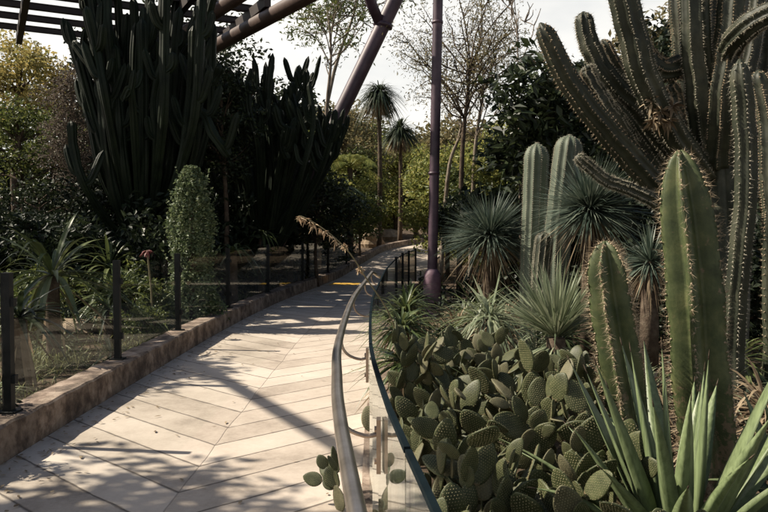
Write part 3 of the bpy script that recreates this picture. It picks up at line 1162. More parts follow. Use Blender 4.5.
ra_ = np.random.default_rng(70)
armsA = [(86, 70, 76, 52), (94, 105, 86, 70)]
for k in range(52):
    f = (k + .5) / 52
    xt = 70 + f * 150 + ra_.normal(0, 5)
    xb = 150 + (xt - 150) * ra_.uniform(.5, .95)
    yt = ra_.uniform(-30, 40) if 80 < xt < 205 else ra_.uniform(20, 80)
    armsA.append((xb, ra_.uniform(90, 190), xt, yt + (ra_.uniform(0, 110) if k % 3 == 0 else 0)))
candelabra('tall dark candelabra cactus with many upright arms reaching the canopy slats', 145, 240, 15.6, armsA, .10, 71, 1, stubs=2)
armsB = []
for k in range(58):
    f = (k + .5) / 58
    xt = 188 + f * 156 + ra_.normal(0, 4)
    xb = 272 + (xt - 272) * ra_.uniform(.5, .85)
    yt = 62 + abs(xt - 262) * .35 + ra_.uniform(-16, 45)
    armsB.append((xb, ra_.uniform(120, 195), xt, yt + (ra_.uniform(0, 70) if k % 3 == 0 else 0)))
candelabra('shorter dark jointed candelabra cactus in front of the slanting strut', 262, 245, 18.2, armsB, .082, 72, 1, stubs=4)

# ------------------------------------------------------------------ plants behind the glass fence
# clipped column
r = np.random.default_rng(80)
p = at(192, 262, 12)
root = empty('topiary_column', (p[0], 12, 0), 'fresh green round topped leafy column behind the glass fence', 'shrub')
mb = MB()
n = 11000
z = r.uniform(.02, 2.62, n)
rad = (.46 - .075 * z) * np.sqrt(np.clip(1 - ((z - 1.75) / .92).clip(0) ** 2, 0.02, 1)) * (.92 + .09 * np.sin(z * 4.3))
a = r.uniform(0, 2 * math.pi, n)
rr = rad * (r.uniform(.45, 1.0, n) ** .35) * (1 + .10 * np.sin(a * 4 + z * 5) + .06 * np.sin(a * 9 - z * 11)) + r.normal(0, .022, n)
rr = rr * (1 + .16 * np.sin(a * 3 + z * 2.3) * np.sin(z * 6.1 + a))
leaves(mb, np.stack([p[0] + rr * np.cos(a), 12 + rr * np.sin(a), z], 1), .062, .62, .2, r=r)
for k in range(70):
    zz_, aa_ = r.uniform(.3, 2.5), r.uniform(0, 6.28)
    rb = (.46 - .075 * zz_) * math.sqrt(max(.04, 1 - max(0, (zz_ - 1.75) / .92) ** 2))
    t_ = np.linspace(0, 1, 8)[:, None]
    q_ = np.array([p[0] + rb * math.cos(aa_), 12 + rb * math.sin(aa_), zz_]) + t_ * np.array([math.cos(aa_) * .08, math.sin(aa_) * .08, .16]) * r.uniform(.5, 1.3)
    leaves(mb, q_ + r.normal(0, .01, (8, 3)), .055, .6, .2, r=r)
mb.build('foliage', M['leaf_topiary'], root, False, root.location)
mb = MB()
mb.tube([(p[0], 12, -.05), (p[0], 12, 1.2), (p[0], 12, 2.3)], [.05, .05, .02], 8)
mb.build('stem', M['bark'], root, True, root.location)


def rosette(name, label, cat, loc, stem_h, n, L, W, mat, droop=.5, zmin=.0, zmax=.95, group=None, K=7, seed=0, fold=.25, stem_r=.09, dry=0, thick=0.0, wm=None, stemmat='bark', lean=(0, 0)):
    r = np.random.default_rng(seed)
    z0 = float(terrain(loc[0], loc[1])) - .05
    root = empty(name, (loc[0], loc[1], z0), label, cat, group)
    top = np.array([lean[0], lean[1], stem_h])
    if stem_h > .15:
        mb = MB()
        mb.tube(spline([(0, 0, -.05), top * np.array([.3, .3, .5]), top], 7), np.linspace(stem_r, stem_r * .85, 7), 9)
        mb.build('stem', M[stemmat], root)
    mb = MB()
    D = rand_dirs(n, zmin, zmax, r)
    blades(mb, top, D, L * r.uniform(.7, 1.15, n), W * r.uniform(.8, 1.15, n), K, droop * r.uniform(.5, 1.3, n), r=r, fold=fold, thick=thick, wmid=wm)
    mb.build('leaves', M[mat], root, False)
    if dry:
        mb = MB()
        D = rand_dirs(dry, -1, -.25, r)
        blades(mb, top - np.array([0, 0, .05]), D, L * r.uniform(.5, .95, dry), W * .8, 4, .35, r=r, twist=.6)
        mb.build('dry_skirt', M['blade_dry'], root, False)
    return root


rosette('strap_leaf_plant', 'large plant with long arching green strap leaves behind the first fence posts', 'plant', (xat(52, 9), 9), 1.1, 60, 1.4, .07, 'blade_green', .68, -.1, .95, seed=81, dry=9, K=9)
rosette('strap_leaf_plant', 'dark strap leaved plant at the near end of the fence', 'plant', (xat(8, 7.4), 7.6), .75, 40, .85, .06, 'leaf_dark', .6, -.1, .9, seed=82, dry=16, K=8)
rosette('strap_leaf_plant', 'plant with leaves arching like a dome over a fence post', 'plant', (xat(229, 14.4), 14.8), 1.2, 34, .75, .06, 'blade_green', .95, .25, .95, seed=83, K=9)
rosette('strap_leaf_plant', 'arching plant right of the dome shaped one by the fence', 'plant', (xat(260, 17.4), 17.6), 1.5, 30, .8, .055, 'blade_green', .8, .2, .9, seed=84, K=9)
for k, (px, d, h, lb) in enumerate([(108, 10.6, .5, 'low strap leaved plant between the second post and the topiary column'), (150, 11.2, .35, 'small spiky plant under the red flower head'),
                                    (290, 20.5, .8, 'spiky plant behind the far posts of the fence'), (335, 28, 1.2, 'spiky plant where the kerb begins to bend'), (30, 12.5, .7, 'spiky plant in shade behind the large arching one'),
                                    (212, 15.5, .9, 'spiky plant deep in shade right of the topiary column')]):
    rosette('spiky_plant', lb, 'plant', (xat(px, d), d), h, 46, .62, .05, 'blade_green' if k % 2 else 'leaf_dark', .55, -.1, .95, group='spiky plants behind the fence', seed=90 + k)

# red flower head
p = at(147, 247, 11)
root = empty('red_flower', (p[0], 11, 0), 'single dull red flower head on a thin stem behind the glass', 'flower')
mb = MB()
mb.tube(spline([(p[0] + .03, 11, -.05), (p[0] + .06, 11, .6), (p[0], 11, p[2] - .05)], 8), .014, 6)
mb.build('stem', M['stalk'], root, True, root.location)
mb = MB()
blades(mb, p - np.array([0, 0, .06]), rand_dirs(40, -.5, .8, r) * np.array([1.3, 1, .6]), r.uniform(.06, .12, 40), .035, 3, .7, r=r, twist=1)
mb.build('flower_head', M['red'], root, False, root.location)

# pale flower domes near the end of the fence
for k, (px, py, d) in enumerate([(302, 246, 24.2), (314, 244, 24.6), (327, 248, 25.5)]):
    p = at(px, py, d)
    root = empty('cream_flower', (p[0], d, 0), ['cream flower dome farthest from the path beyond the fence', 'middle one of the three cream flower domes beyond the fence', 'cream flower dome nearest the path beyond the fence'][k], 'flower', 'cream flower domes')
    mb = MB()
    mb.tube(spline([(p[0], d, -.05), (p[0] + .03, d, p[2] * .5), (p[0], d, p[2])], 6), .012, 6)
    mb.build('stem', M['stalk'], root, True, root.location)
    mb = MB()
    D = rand_dirs(150, -.1, 1, r)
    leaves(mb, p + D * np.array([.24, .24, .12]), .07, .7, .5, r=r)
    mb.build('flower_head', M['cream'], root, False, root.location)


def boulder(label, loc, s, seed, mat='rock'):
    r = np.random.default_rng(seed)
    mb = MB()
    nu, nv = 18, 11
    V = []
    off = r.uniform(0, 9, 3)
    for j in range(nv):
        ph = math.pi * j / (nv - 1)
        for i in range(nu):
            th = 2 * math.pi * i / nu
            q = np.array([math.sin(ph) * math.cos(th), math.sin(ph) * math.sin(th), math.cos(ph)])
            k = 1 + .14 * math.sin(q[0] * 4 + off[0]) + .12 * math.sin(q[1] * 5 + off[1] + q[2] * 3) + .08 * math.sin(q[2] * 9 + off[2])
            V.append(np.sign(q) * np.abs(q) ** .8 * k * np.array(s))
    F = [(j * nu + i, (j + 1) * nu + i, (j + 1) * nu + (i + 1) % nu, j * nu + (i + 1) % nu) for j in range(nv - 1) for i in range(nu)]
    mb.add(V, F)
    o = mb.build('boulder', M[mat], None, False)
    o.location = loc
    return tag(o, label, 'rock', 'boulders in the planting')


boulder('tan boulder on bare soil behind the first full glass panel', (xat(112, 12), 12.0, .18), (.32, .25, .3), 101)
boulder('low flat boulder on the soil beside the large arching plant', (xat(60, 11), 11.2, .08), (.45, .3, .16), 102)
boulder('reddish boulder on the bank past the bend of the path', (xat(372, 37), 37.0, .9), (.55, .5, .55), 103)
boulder('pale boulder at the end of the path below the slender palms', (xat(388, 43), 43, 1.2), (.8, .5, .4), 104)

# grass behind the fence (uncountable)
r = np.random.default_rng(110)
mb = MB()
n = 2400
gx, gyv = [], []
tuft = np.column_stack([r.uniform(-8, -2.95, 460), r.uniform(4.5, 19, 460)])
keep = (np.sin(tuft[:, 0] * 1.3) + np.sin(tuft[:, 1] * .9 + 1)) > -1.1
tuft = tuft[keep]
for q in tuft:
    k = int(r.integers(20, 50))
    b = np.column_stack([q[0] + r.normal(0, .10, k), q[1] + r.normal(0, .10, k), np.full(k, -.06)])
    D = rand_dirs(k, .55, 1, r)
    blades(mb, b, D, r.uniform(.15, .42, k) * (1.0 if q[1] < 8 else 1.5), .014, 3, .45, r=r)
o = mb.build('grass', M['grass'], None, False)
tag(o, 'thin pale grass tufts growing on soil behind the glass fence', 'grass', kind='stuff')

# fallen dry leaves and straw in the cactus bed
mb = MB()
n = 5200
c = np.column_stack([r.uniform(.35, 8, n), r.uniform(2.2, 14, n), np.full(n, 0.0)])
c[:, 2] = r.uniform(-.05, .06, n)
D = rand_dirs(n, -.05, .25, r)
blades(mb, c, D, r.uniform(.08, .45, n), r.uniform(.006, .02, n), 3, .1, r=r, twist=1.2)
o = mb.build('leaf_litter', M['blade_dry'], None, False)
tag(o, 'dry straw coloured leaf litter over the cactus bed soil', 'litter', kind='stuff')


# ------------------------------------------------------------------ yuccas
def yucca(label, px, py, d, R, n, mat, seed, zmin=-.45, skirt=160, W=.016, pale_low=False, up=0.0, group='blue yuccas in the cactus bed', droop=.08):
    r = np.random.default_rng(seed)
    c = at(px, py, d)
    root = empty('yucca', (c[0], d, -.05), label, 'yucca', group)
    mb = MB()
    mb.tube([(c[0], d, -.05), (c[0], d, c[2] * .5), (c[0], d, c[2])], [.11, .1, .08], 10)
    mb.build('trunk', M['bark'], root, True, root.location)
    mb = MB()
    D = rand_dirs(n, zmin, 1, r)
    D[:, 2] += up
    D = nrm(D + r.normal(0, .06, (n, 3)))
    lop = 1 + .12 * np.sin(np.arctan2(D[:, 1], D[:, 0]) * 2 + r.uniform(0, 6)) + .08 * r.normal(0, 1, n)
    blades(mb, c + D * .04, D, R * lop * r.uniform(.72, 1.08, n), W * r.uniform(.7, 1.25, n), 4, droop * r.gamma(1.6, 1.2, n), r=r, taper=.6, twist=.5)
    mb.build('leaves', M[mat], root, False, root.location)
    if skirt:
        mb = MB()
        D = rand_dirs(skirt, -1, -.15, r)
        blades(mb, c - np.array([0, 0, .05]), D, R * r.uniform(.6, 1.05, skirt), W * .9, 4, .4, r=r, twist=.5)
        mb.build('dry_skirt', M['blade_dry' if not pale_low else 'blade_pale'], root, False, root.location)


yucca('round blue green yucca right of the purple pole', 490, 236, 11, .74, 1250, 'blade_blue', 121, skirt=110)
yucca('round blue green yucca in front of the second pale column', 590, 210, 9, .72, 1250, 'blade_blue', 122, skirt=90)
yucca('pale upright yucca with drooping skirt behind the prickly pears', 556, 338, 6.4, .72, 380, 'blade_pale', 123, zmin=-.1, skirt=220, W=.017, pale_low=True, up=.55)
yucca('small shaded yucca between the two spiny ribbed stems', 650, 262, 8, .42, 360, 'blade_blue', 124, skirt=110)
yucca('pale straggly yucca low between the pole and the pale upright one', 490, 318, 7.6, .62, 150, 'blade_pale', 125, zmin=-.2, skirt=120, up=.0, droop=.5, W=.02)

# ------------------------------------------------------------------ pale columnar cacti
def column_cactus(label, pts, d, r0, r1, nr, seed, mat='cactus_col', depth=.16, group='pale ribbed column cacti', name='column_cactus', sp='spine_pale', spl=.03, foot=True):
    r = np.random.default_rng(seed)
    P = [at(a, b, d) for a, b in pts]
    if foot:
        P = [np.array([P[0][0], d, -.06])] + P
    root = empty(name, P[0], label, 'cactus', group)
    q = spline(P, 46)
    mb = MB()
    cp, cn, T = ribbed(mb, q, domed(46, r0, r1, tip=.08), nr, depth, 4, phase=r.uniform(0, 1), sharp=.8, wob=.012)
    mb.build('stem', M[mat], root, True, root.location)
    mb = MB()
    qq = np.linspace(0, 45, 100)
    i0 = np.minimum(qq.astype(int), 44)
    f = (qq - i0)[:, None, None]
    CP = cp[i0] * (1 - f) + cp[i0 + 1] * f
    CN = cn[i0]
    dots(mb, CP, .008)
    spines(mb, CP, CN, 4, spl, .003, r=r)
    mb.build('spines', M[sp], root, False, root.location)
    return root


column_cactus('left of the two tall pale ribbed columns behind the yuccas', [(531, 280), (534, 215), (537, 143)], 10.6, .15, .18, 11, 131)
column_cactus('right of the two tall pale ribbed columns beside the round yucca', [(556, 260), (562, 200), (570, 135)], 10.2, .17, .195, 11, 132)
column_cactus('short dark ribbed column in front of the two tall pale ones', [(540, 300), (541, 270), (545, 232)], 9.4, .10, .115, 10, 133, mat='cactus_tree')


# ------------------------------------------------------------------ spiny few-ribbed cacti (foreground right)
def fat_cactus(label, pts, d, r0, r1, nr, phase, seed):
    r = np.random.default_rng(seed)
    P = [at(a, b, d) for a, b in pts]
    P = [np.array([P[0][0], d, -.06])] + P
    root = empty('ribbed_cactus', P[0], label, 'cactus', 'spiny thick ribbed cacti by the agave')
    N = 60
    q = spline(P, N)
    rad = domed(N, r0, r1, tip=.2)
    rad = rad * (1 + .03 * np.sin(np.arange(N) * .5) + .012 * r.normal(0, 1, N))
    mb = MB()
    cp, cn, T = ribbed(mb, q, rad, nr, .58, 8, phase=phase, sharp=.75)
    mb.build('stem', M['cactus_fat'], root, True, root.location)
    mb = MB()
    qq = np.linspace(4, N - 1.2, 95)
    i0 = qq.astype(int)
    f = (qq - i0)[:, None, None]
    CP = cp[i0] * (1 - f) + cp[np.minimum(i0 + 1, N - 1)] * f
    CP = CP + r.normal(0, .004, CP.shape)
    kk = r.random(CP.shape[:2]) > .1
    dots(mb, CP[kk] - cn[i0][kk] * .003, .008)
    spines(mb, CP[kk], cn[i0][kk], 12, .052, .0018, .8, r)
    mb.build('spines', M['spine'], root, False, root.location)


fat_cactus('tallest spiny ribbed cactus rising behind the agave leaves', [(712, 470), (702, 380), (694, 270), (680, 150)], 4.5, .185, .165, 5, 1.05, 141)
fat_cactus('shorter spiny ribbed cactus between the pale yucca and the agave', [(632, 430), (622, 360), (612, 300), (605, 241)], 4.4, .15, .125, 5, .95, 142)

# ------------------------------------------------------------------ giant tree cactus
r = np.random.default_rng(150)
tb = at(712, 300, 8.2)
gt = empty('tree_cactus', (tb[0], 8.2, -.05), 'giant branching tree cactus with many long ribbed arms at the garden edge', 'cactus')
mb = MB()
q = spline([(tb[0], 8.2, -.08), at(716, 300, 8.2), at(716, 220, 8.2), at(712, 140, 8.2)], 22)
cp, cn, _ = ribbed(mb, q, np.linspace(.36, .30, 22), 9, .2, 4)
mb.build('trunk', M['cactus_tree'], gt, True, gt.location)
ARMS = [  # (points as px, py, distance), r0, r1, ribs
    ([(714, 262, 8.3), (690, 232, 8.1), (655, 186, 7.9), (605, 130, 7.6), (566, 80, 7.4), (538, 22, 7.3)], .20, .115, 8),
    ([(712, 205, 8.2), (680, 160, 8.1), (640, 112, 8.0), (607, 78, 7.9), (590, 46, 7.9), (582, 10, 7.9)], .17, .115, 8),
    ([(708, 195, 8.4), (672, 140, 8.4), (640, 95, 8.4), (618, 66, 8.4), (604, 40, 8.4)], .13, .085, 7),
    ([(705, 178, 8.0), (668, 125, 7.7), (645, 78, 7.5), (630, 25, 7.4), (612, -45, 7.3)], .17, .165, 8),
    ([(712, 112, 8.2), (690, 66, 8.0), (664, 68, 7.9), (645, 52, 7.9), (632, 18, 7.9), (626, -40, 7.9)], .15, .12, 8),
    ([(710, 160, 8.0), (703, 90, 7.8), (700, 20, 7.7), (698, -60, 7.7)], .20, .17, 8),
    ([(716, 165, 8.0), (722, 100, 7.7), (732, 30, 7.6), (742, -60, 7.6)], .19, .16, 8),
    ([(712, 150, 8.5), (716, 80, 8.6), (714, 10, 8.7), (712, -70, 8.7)], .2, .18, 8),
    ([(720, 185, 8.3), (750, 140, 8.5), (765, 70, 8.6), (772, -60, 8.6)], .2, .18, 8),
    ([(735, 335, 6.5), (741, 250, 6.4), (746, 160, 6.3), (740, 58, 6.2)], .115, .105, 7),
    ([(774, 250, 6.9), (772, 180, 6.9), (768, 120, 6.9), (758, 68, 6.9)], .11, .10, 7),
    ([(722, 120, 8.2), (728, 55, 7.6), (745, 26, 7.2), (775, 10, 7.0), (800, 14, 6.9)], .15, .12, 8),
    ([(680, 140, 8.0), (678, 118, 7.9), (677, 100, 7.9), (674, 86, 7.9)], .10, .08, 7),
    ([(635, 150, 7.8), (612, 112, 7.7), (596, 86, 7.7), (587, 66, 7.7)], .10, .075, 7),
    ([(625, 145, 7.75), (606, 118, 7.7), (592, 98, 7.7), (580, 74, 7.7)], .09, .07, 7),
    ([(668, 210, 7.9), (640, 192, 7.7), (604, 178, 7.7), (578, 154, 7.7)], .085, .065, 7),
    ([(708, 175, 8.3), (706, 100, 8.4), (706, 30, 8.4), (706, -60, 8.4)], .13, .12, 7),
    ([(716, 170, 8.1), (736, 110, 8.0), (752, 40, 8.0), (760, -60, 8.0)], .13, .12, 7),
    ([(712, 140, 8.4), (690, 90, 8.5), (682, 20, 8.5), (678, -60, 8.5)], .13, .12, 7),
    ([(728, 240, 8.0), (748, 200, 7.9), (756, 150, 7.9), (757, 112, 7.9)], .11, .09, 7),
    ([(700, 230, 8.3), (676, 190, 8.3), (640, 140, 8.3), (622, 100, 8.3)], .10, .08, 7),
    ([(704, 215, 8.1), (664, 175, 8.0), (622, 118, 7.9), (600, 92, 7.9)], .10, .075, 7),
]
for k, (pts, r0, r1, nr) in enumerate(ARMS):
    P = [at(*a) for a in pts]
    if k in (9, 10):
        P = [np.array([P[0][0], P[0][1], -.06])] + P
    q = spline(P, 44) + np.cumsum(r.normal(0, .0035, (44, 3)), 0)
    r0, r1 = r0 * .86, r1 * .86
    mb = MB()
    cp, cn, _ = ribbed(mb, q, domed(44, r0, r1, tip=.06), nr, .26, 4, phase=r.uniform(0, 1), sharp=.8, wob=.012)
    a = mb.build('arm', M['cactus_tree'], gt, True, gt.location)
    mb = MB()
    qq = np.linspace(1, 42.5, 80)
    i0 = qq.astype(int)
    f = (qq - i0)[:, None, None]
    CP = cp[i0] * (1 - f) + cp[i0 + 1] * f
    kk = r.random(CP.shape[:2]) > .12
    dots(mb, CP[kk], .008)
    spines(mb, CP[kk], cn[i0][kk], 6, .038, .003, r=r)
    mb.build('spines', M['spine_pale' if k % 2 else 'spine'], a, False, gt.location)
# dead brown flowers caught in the fork
mb = MB()
for px, py in ((652, 100), (660, 112), (672, 106), (668, 120), (655, 120)):
    mb = MB()
    c0 = at(px, py, 7.5)
    blades(mb, c0, rand_dirs(46, r=r), r.uniform(.07, .16, 46), .035, 3, .35, r=r, twist=1.2)
    mb.build('dead_flower', M['blade_dry'], gt, False, gt.location)

# ------------------------------------------------------------------ agave
def wm(t):
    return max(.02, (.45 + .55 * min(1, t / .4)) * (1 - max(0, (t - .4) / .6) ** 1.5))


def agave(label, px, d, n, L, W, seed, z=0.02, yaw=0.0, group='grey green agaves'):
    r = np.random.default_rng(seed)
    x = xat(px, d)
    root = empty('agave', (x, d, z), label, 'agave', group)
    for k in range(n):
        a = k * 2.39996 + r.uniform(-.15, .15) + yaw
        el = math.radians(20 + 62 * (k / n) + r.uniform(-6, 6))
        D = np.array([[math.cos(a) * math.cos(el), math.sin(a) * math.cos(el), math.sin(el)]])
        mb = MB()
        Lk = L * r.uniform(.82, 1.1)
        blades(mb, np.array([math.cos(a), math.sin(a), 0]) * .05, D, [Lk], [W * r.uniform(.85, 1.15)], 16, [.22 * (1 - k / n) + r.uniform(-.12, .16)], r=r, fold=.35, thick=.016, wmid=wm, twist=.4)
        tip = D[0] * Lk
        lf = mb.build('leaf', M['agave'], root, True)
        e_ = mb.v[0][-4:].mean(0)
        sp_ = MB()
        dn = nrm(e_ - mb.v[0][-8:-4].mean(0))
        sp_.tube([e_ - dn * .012, e_ + dn * .012, e_ + dn * .034], [.0032, .0026, .0004], 6)
        sp_.build('tip_spine', M['bark'], lf, True)


agave('large grey green agave with broad pointed leaves by the prickly pears', 683, 3.2, 46, 1.04, .10, 161, z=.12, yaw=.3)
agave('second agave with narrow leaves at the edge beyond the large one', 800, 4.3, 18, .75, .075, 162)

# ------------------------------------------------------------------ prickly pears
def pad_mesh(name, seed, L=.22, W=.165, T=.028):
    r = np.random.default_rng(seed)
    mb = MB()
    nu, nv = 22, 13
    V = []

    def prof(s):      # half width along the pad
        return W * .5 * (np.sin(np.pi * np.clip(s, 0, 1) ** .78) ** .62 * (.80 + .20 * s) + .03)
    ss = .5 - .5 * np.cos(np.linspace(0.03, math.pi, nv))
    for s in ss:
        w = prof(s)
        if s > .999:
            w = .002
        t = T * .5 * (max(0.05, np.sin(np.pi * min(1, s * .93 + .05))) ** .5)
        for i in range(nu):
            th = 2 * math.pi * i / nu
            cx, cy = math.cos(th), math.sin(th)
            x = np.sign(cx) * abs(cx) ** .8 * w
            y = np.sign(cy) * abs(cy) ** .9 * t
            y += .02 * math.sin(s * 2.2 + seed) * s
            V.append((x, y, s * L))
    F = [(j * nu + i, j * nu + (i + 1) % nu, (j + 1) * nu + (i + 1) % nu, (j + 1) * nu + i) for j in range(nv - 1) for i in range(nu)]
    F.append(tuple(range(nu - 1, -1, -1)))
    F.append(tuple((nv - 1) * nu + i for i in range(nu)))
    mb.add(V, F, 0)
    # areoles in diagonal rows on both faces
    P, Nn = [], []
    st = .0145
    rows = int(L / st)
    for j in range(1, rows):
        s = j * st / L
        w = prof(s) * .93
        k0 = -int(w / st) - 1
        for k in range(k0, -k0 + 1):
            x = (k + (.5 if j % 2 else 0)) * st
            if abs(x) > w:
                continue
            t = T * .5 * (max(0.05, math.sin(math.pi * min(1, s * .93 + .05))) ** .5) * (max(0.02, 1 - (abs(x) / prof(s)) ** 2.3)) ** .5
            for sg in (-1, 1):
                P.append((x + r.normal(0, .0016), sg * t + .02 * math.sin(s * 2.2 + seed) * s, j * st))
                Nn.append((0, sg, .1))
    P, Nn = np.array(P), np.array(Nn)
    dots(mb, P, .0031, 1)
    n0 = len(mb.f)
    spines(mb, P, Nn, 2, .010, .0014, .7, r)
    for i in range(n0, len(mb.mi)):
        mb.mi[i] = 1
    o = mb.build(name, [M['pad_skin'], M['areole']], None, True)
    me = o.data
    bpy.data.objects.remove(o)
    return me


PADS = [pad_mesh('pad', 171, .22, .165), pad_mesh('pad', 172, .25, .165), pad_mesh('pad', 173, .19, .16), pad_mesh('pad', 174, .23, .14)]
PADS_OLD = []
for me in PADS:
    m2 = me.copy()
    m2.materials[0] = M['pad_old']
    PADS_OLD.append(m2)


def prickly_pear(label, loc, npads, seed, size=1.0, z=-.03, old=.12, h0=.5, group='prickly pears beside the balustrade', facing=.6, nbase=3):
    r = np.random.default_rng(seed)
    root = empty('prickly_pear', (loc[0], loc[1], z), label, 'cactus', group)
    queue = []
    for k in range(nbase):
        Mx = Matrix.Translation((r.normal(0, .10), r.normal(0, .10), r.uniform(-.03, .10))) @ Matrix.Rotation(-.75 + r.uniform(-facing, facing) + (0 if r.random() < .75 else 1.2), 4, 'Z') @ Matrix.Rotation(r.normal(0, .35), 4, 'Y') @ Matrix.Rotation(r.normal(0, .25), 4, 'X')
        queue.append((Mx, 0))
    made = 0
    while queue and made < npads:
        Mx, lev = queue.pop(0)
        i = int(r.integers(0, 4))
        s = size * r.uniform(.58, 1.15) * (1.1 if lev == 0 else 1.0)
        o = bpy.data.objects.new('pad', (PADS_OLD if r.random() < old or lev == 0 else PADS)[i])
        C.objects.link(o)
        o.parent = root
        o.matrix_local = Mx @ Matrix.Scale(s, 4)
        made += 1
        L = [.22, .25, .19, .23][i] * s
        W = [.165, .165, .16, .14][i] * s
        nk = r.choice([1, 2, 3], p=[.3, .5, .2]) if lev < 5 else 0
        angs = r.permutation([-.9, -.25, .35, .95])[:nk]
        for a in angs:
            a = a + r.normal(0, .12)
            px = math.sin(a) * W * .42
            pz = L * (.62 + .36 * math.cos(a)) * .985
            ch = Mx @ Matrix.Translation((px, 0, pz)) @ Matrix.Rotation(a * .75, 4, 'Y') @ Matrix.Rotation(r.normal(0, .6), 4, 'Z') @ Matrix.Rotation(r.normal(0, .32), 4, 'X')
            up = (ch.to_3x3() @ Vector((0, 0, 1)))
            if up.z < -.1:
                continue
            tip = ch @ Vector((0, 0, .2 * s))
            if group and loc[0] + tip.x < np.interp(loc[1] + tip.y, gl_line[:, 1], gl_line[:, 0]) + .09:
                continue
            queue.append((ch, lev + 1))
    return root


PP = [
    (0.34, 2.62, 30, 300, 1.0, 'prickly pear against the near glass edge at the bottom of the bed'),
    (0.62, 2.75, 30, 301, 0.95, 'prickly pear second from the glass in the lowest row'),
    (0.86, 2.95, 30, 302, 1.05, 'prickly pear in shade at the lowest row by the agave'),
    (0.34, 3.2, 30, 303, 1.0, 'prickly pear leaning on the glass beside the nearest bracket'),
    (0.6, 3.35, 30, 304, 0.95, 'prickly pear in the gap above the lowest row'),
    (0.88, 3.5, 30, 305, 1.05, 'prickly pear touching the outer agave leaves'),
    (0.28, 3.8, 30, 306, 1.0, 'prickly pear by the glass midway along the bed'),
    (0.52, 3.95, 30, 307, 0.95, 'prickly pear sunlit in the middle of the bed'),
    (0.8, 4.1, 30, 308, 1.05, 'prickly pear with a pale pad cluster in the middle of the bed'),
    (1.06, 4.2, 30, 309, 1.0, 'prickly pear between the agave and the pale yucca'),
    (0.24, 4.5, 30, 310, 0.95, 'prickly pear by the glass just past the nearest bracket'),
    (0.46, 4.7, 30, 311, 1.05, 'prickly pear upright behind the middle of the bed'),
    (0.74, 4.8, 30, 312, 1.0, 'prickly pear left of the pale yucca skirt'),
    (1.02, 5.0, 30, 313, 0.95, 'prickly pear just before the pale yucca skirt'),
    (1.34, 4.7, 30, 314, 1.05, 'prickly pear at the foot of the shorter ribbed cactus'),
    (0.2, 5.25, 30, 315, 1.0, 'prickly pear below the tangled strap leaves'),
    (0.5, 5.5, 30, 316, 0.95, 'prickly pear in the back row left of centre'),
    (0.8, 5.7, 30, 317, 1.05, 'prickly pear in the back row under the straggly yucca'),
    (1.1, 5.8, 30, 318, 1.0, 'prickly pear half hidden by the pale yucca leaves'),
    (0.42, 6.2, 30, 319, 0.95, 'prickly pear at the back nearest the pole foot'),
    (0.75, 6.5, 30, 320, 1.05, 'prickly pear at the very back before the strap leaved plants'),
    (1.55, 5.4, 30, 321, 1.0, 'prickly pear behind the shorter ribbed cactus'),
]
for x, y, n, s, sz, lb in PP:
    prickly_pear(lb, (x, y), int(n * 1.35), s, sz * .84, z=.02 + .035 * (y - 2.6), nbase=5)
prickly_pear('small lone prickly pear on the path side under the handrail', (-.21, 3.9), 13, 231, .7, z=.0, group=None, old=0, nbase=2, facing=.4)
prickly_pear('single low prickly pear between the lower agave leaves', (1.09, 2.9), 5, 232, .8, nbase=1, group=None)

# ------------------------------------------------------------------ strap plants along the glass and the dry flower stalk
rosette('strap_leaf_plant', 'tangled strap leaved plant with arching dry flower stalk behind the glass', 'plant', (.16, 5.7), .62, 110, .5, .03, 'blade_green', .6, -.05, .98, seed=241, dry=30, K=8, stem_r=.04)
root = SC.collection.objects['strap_leaf_plant.004'] if 'strap_leaf_plant.004' in SC.collection.objects else None
sp_root = [o for o in C.objects if o.get('label', '').startswith('tangled strap')][0]
st = spline([(.16, 5.7, .62), at(391, 318, 5.6), at(380, 298, 5.5), at(366, 278, 5.4), at(352, 256, 5.3), at(335, 238, 5.2), at(316, 224, 5.2), at(300, 216, 5.2), at(297, 222, 5.2)], 30)
mb = MB()
mb.tube(st, np.linspace(.0065, .003, 30), 7)
mb.build('flower_stalk', M['stalk'], sp_root, True, sp_root.location)
r = np.random.default_rng(250)
for k in range(9):
    mb = MB()
    q = st[18 + k] - np.array([0, 0, .012])
    blades(mb, q, rand_dirs(10, -1, .6, r), r.uniform(.015, .06, 10), .010, 3, .5, r=r, twist=1)
    mb.build('seed_cluster', M['dry_flower'], sp_root, False, sp_root.location)
for q, k in ((at(360, 269, 5.4), 60), (at(345, 246, 5.3), 40)):
    mb = MB()
    blades(mb, q, rand_dirs(k, r=r), r.uniform(.02, .045, k), .018, 2, .4, r=r, twist=1)
    mb.build('seed_cluster', M['dry_flower'], sp_root, False, sp_root.location)
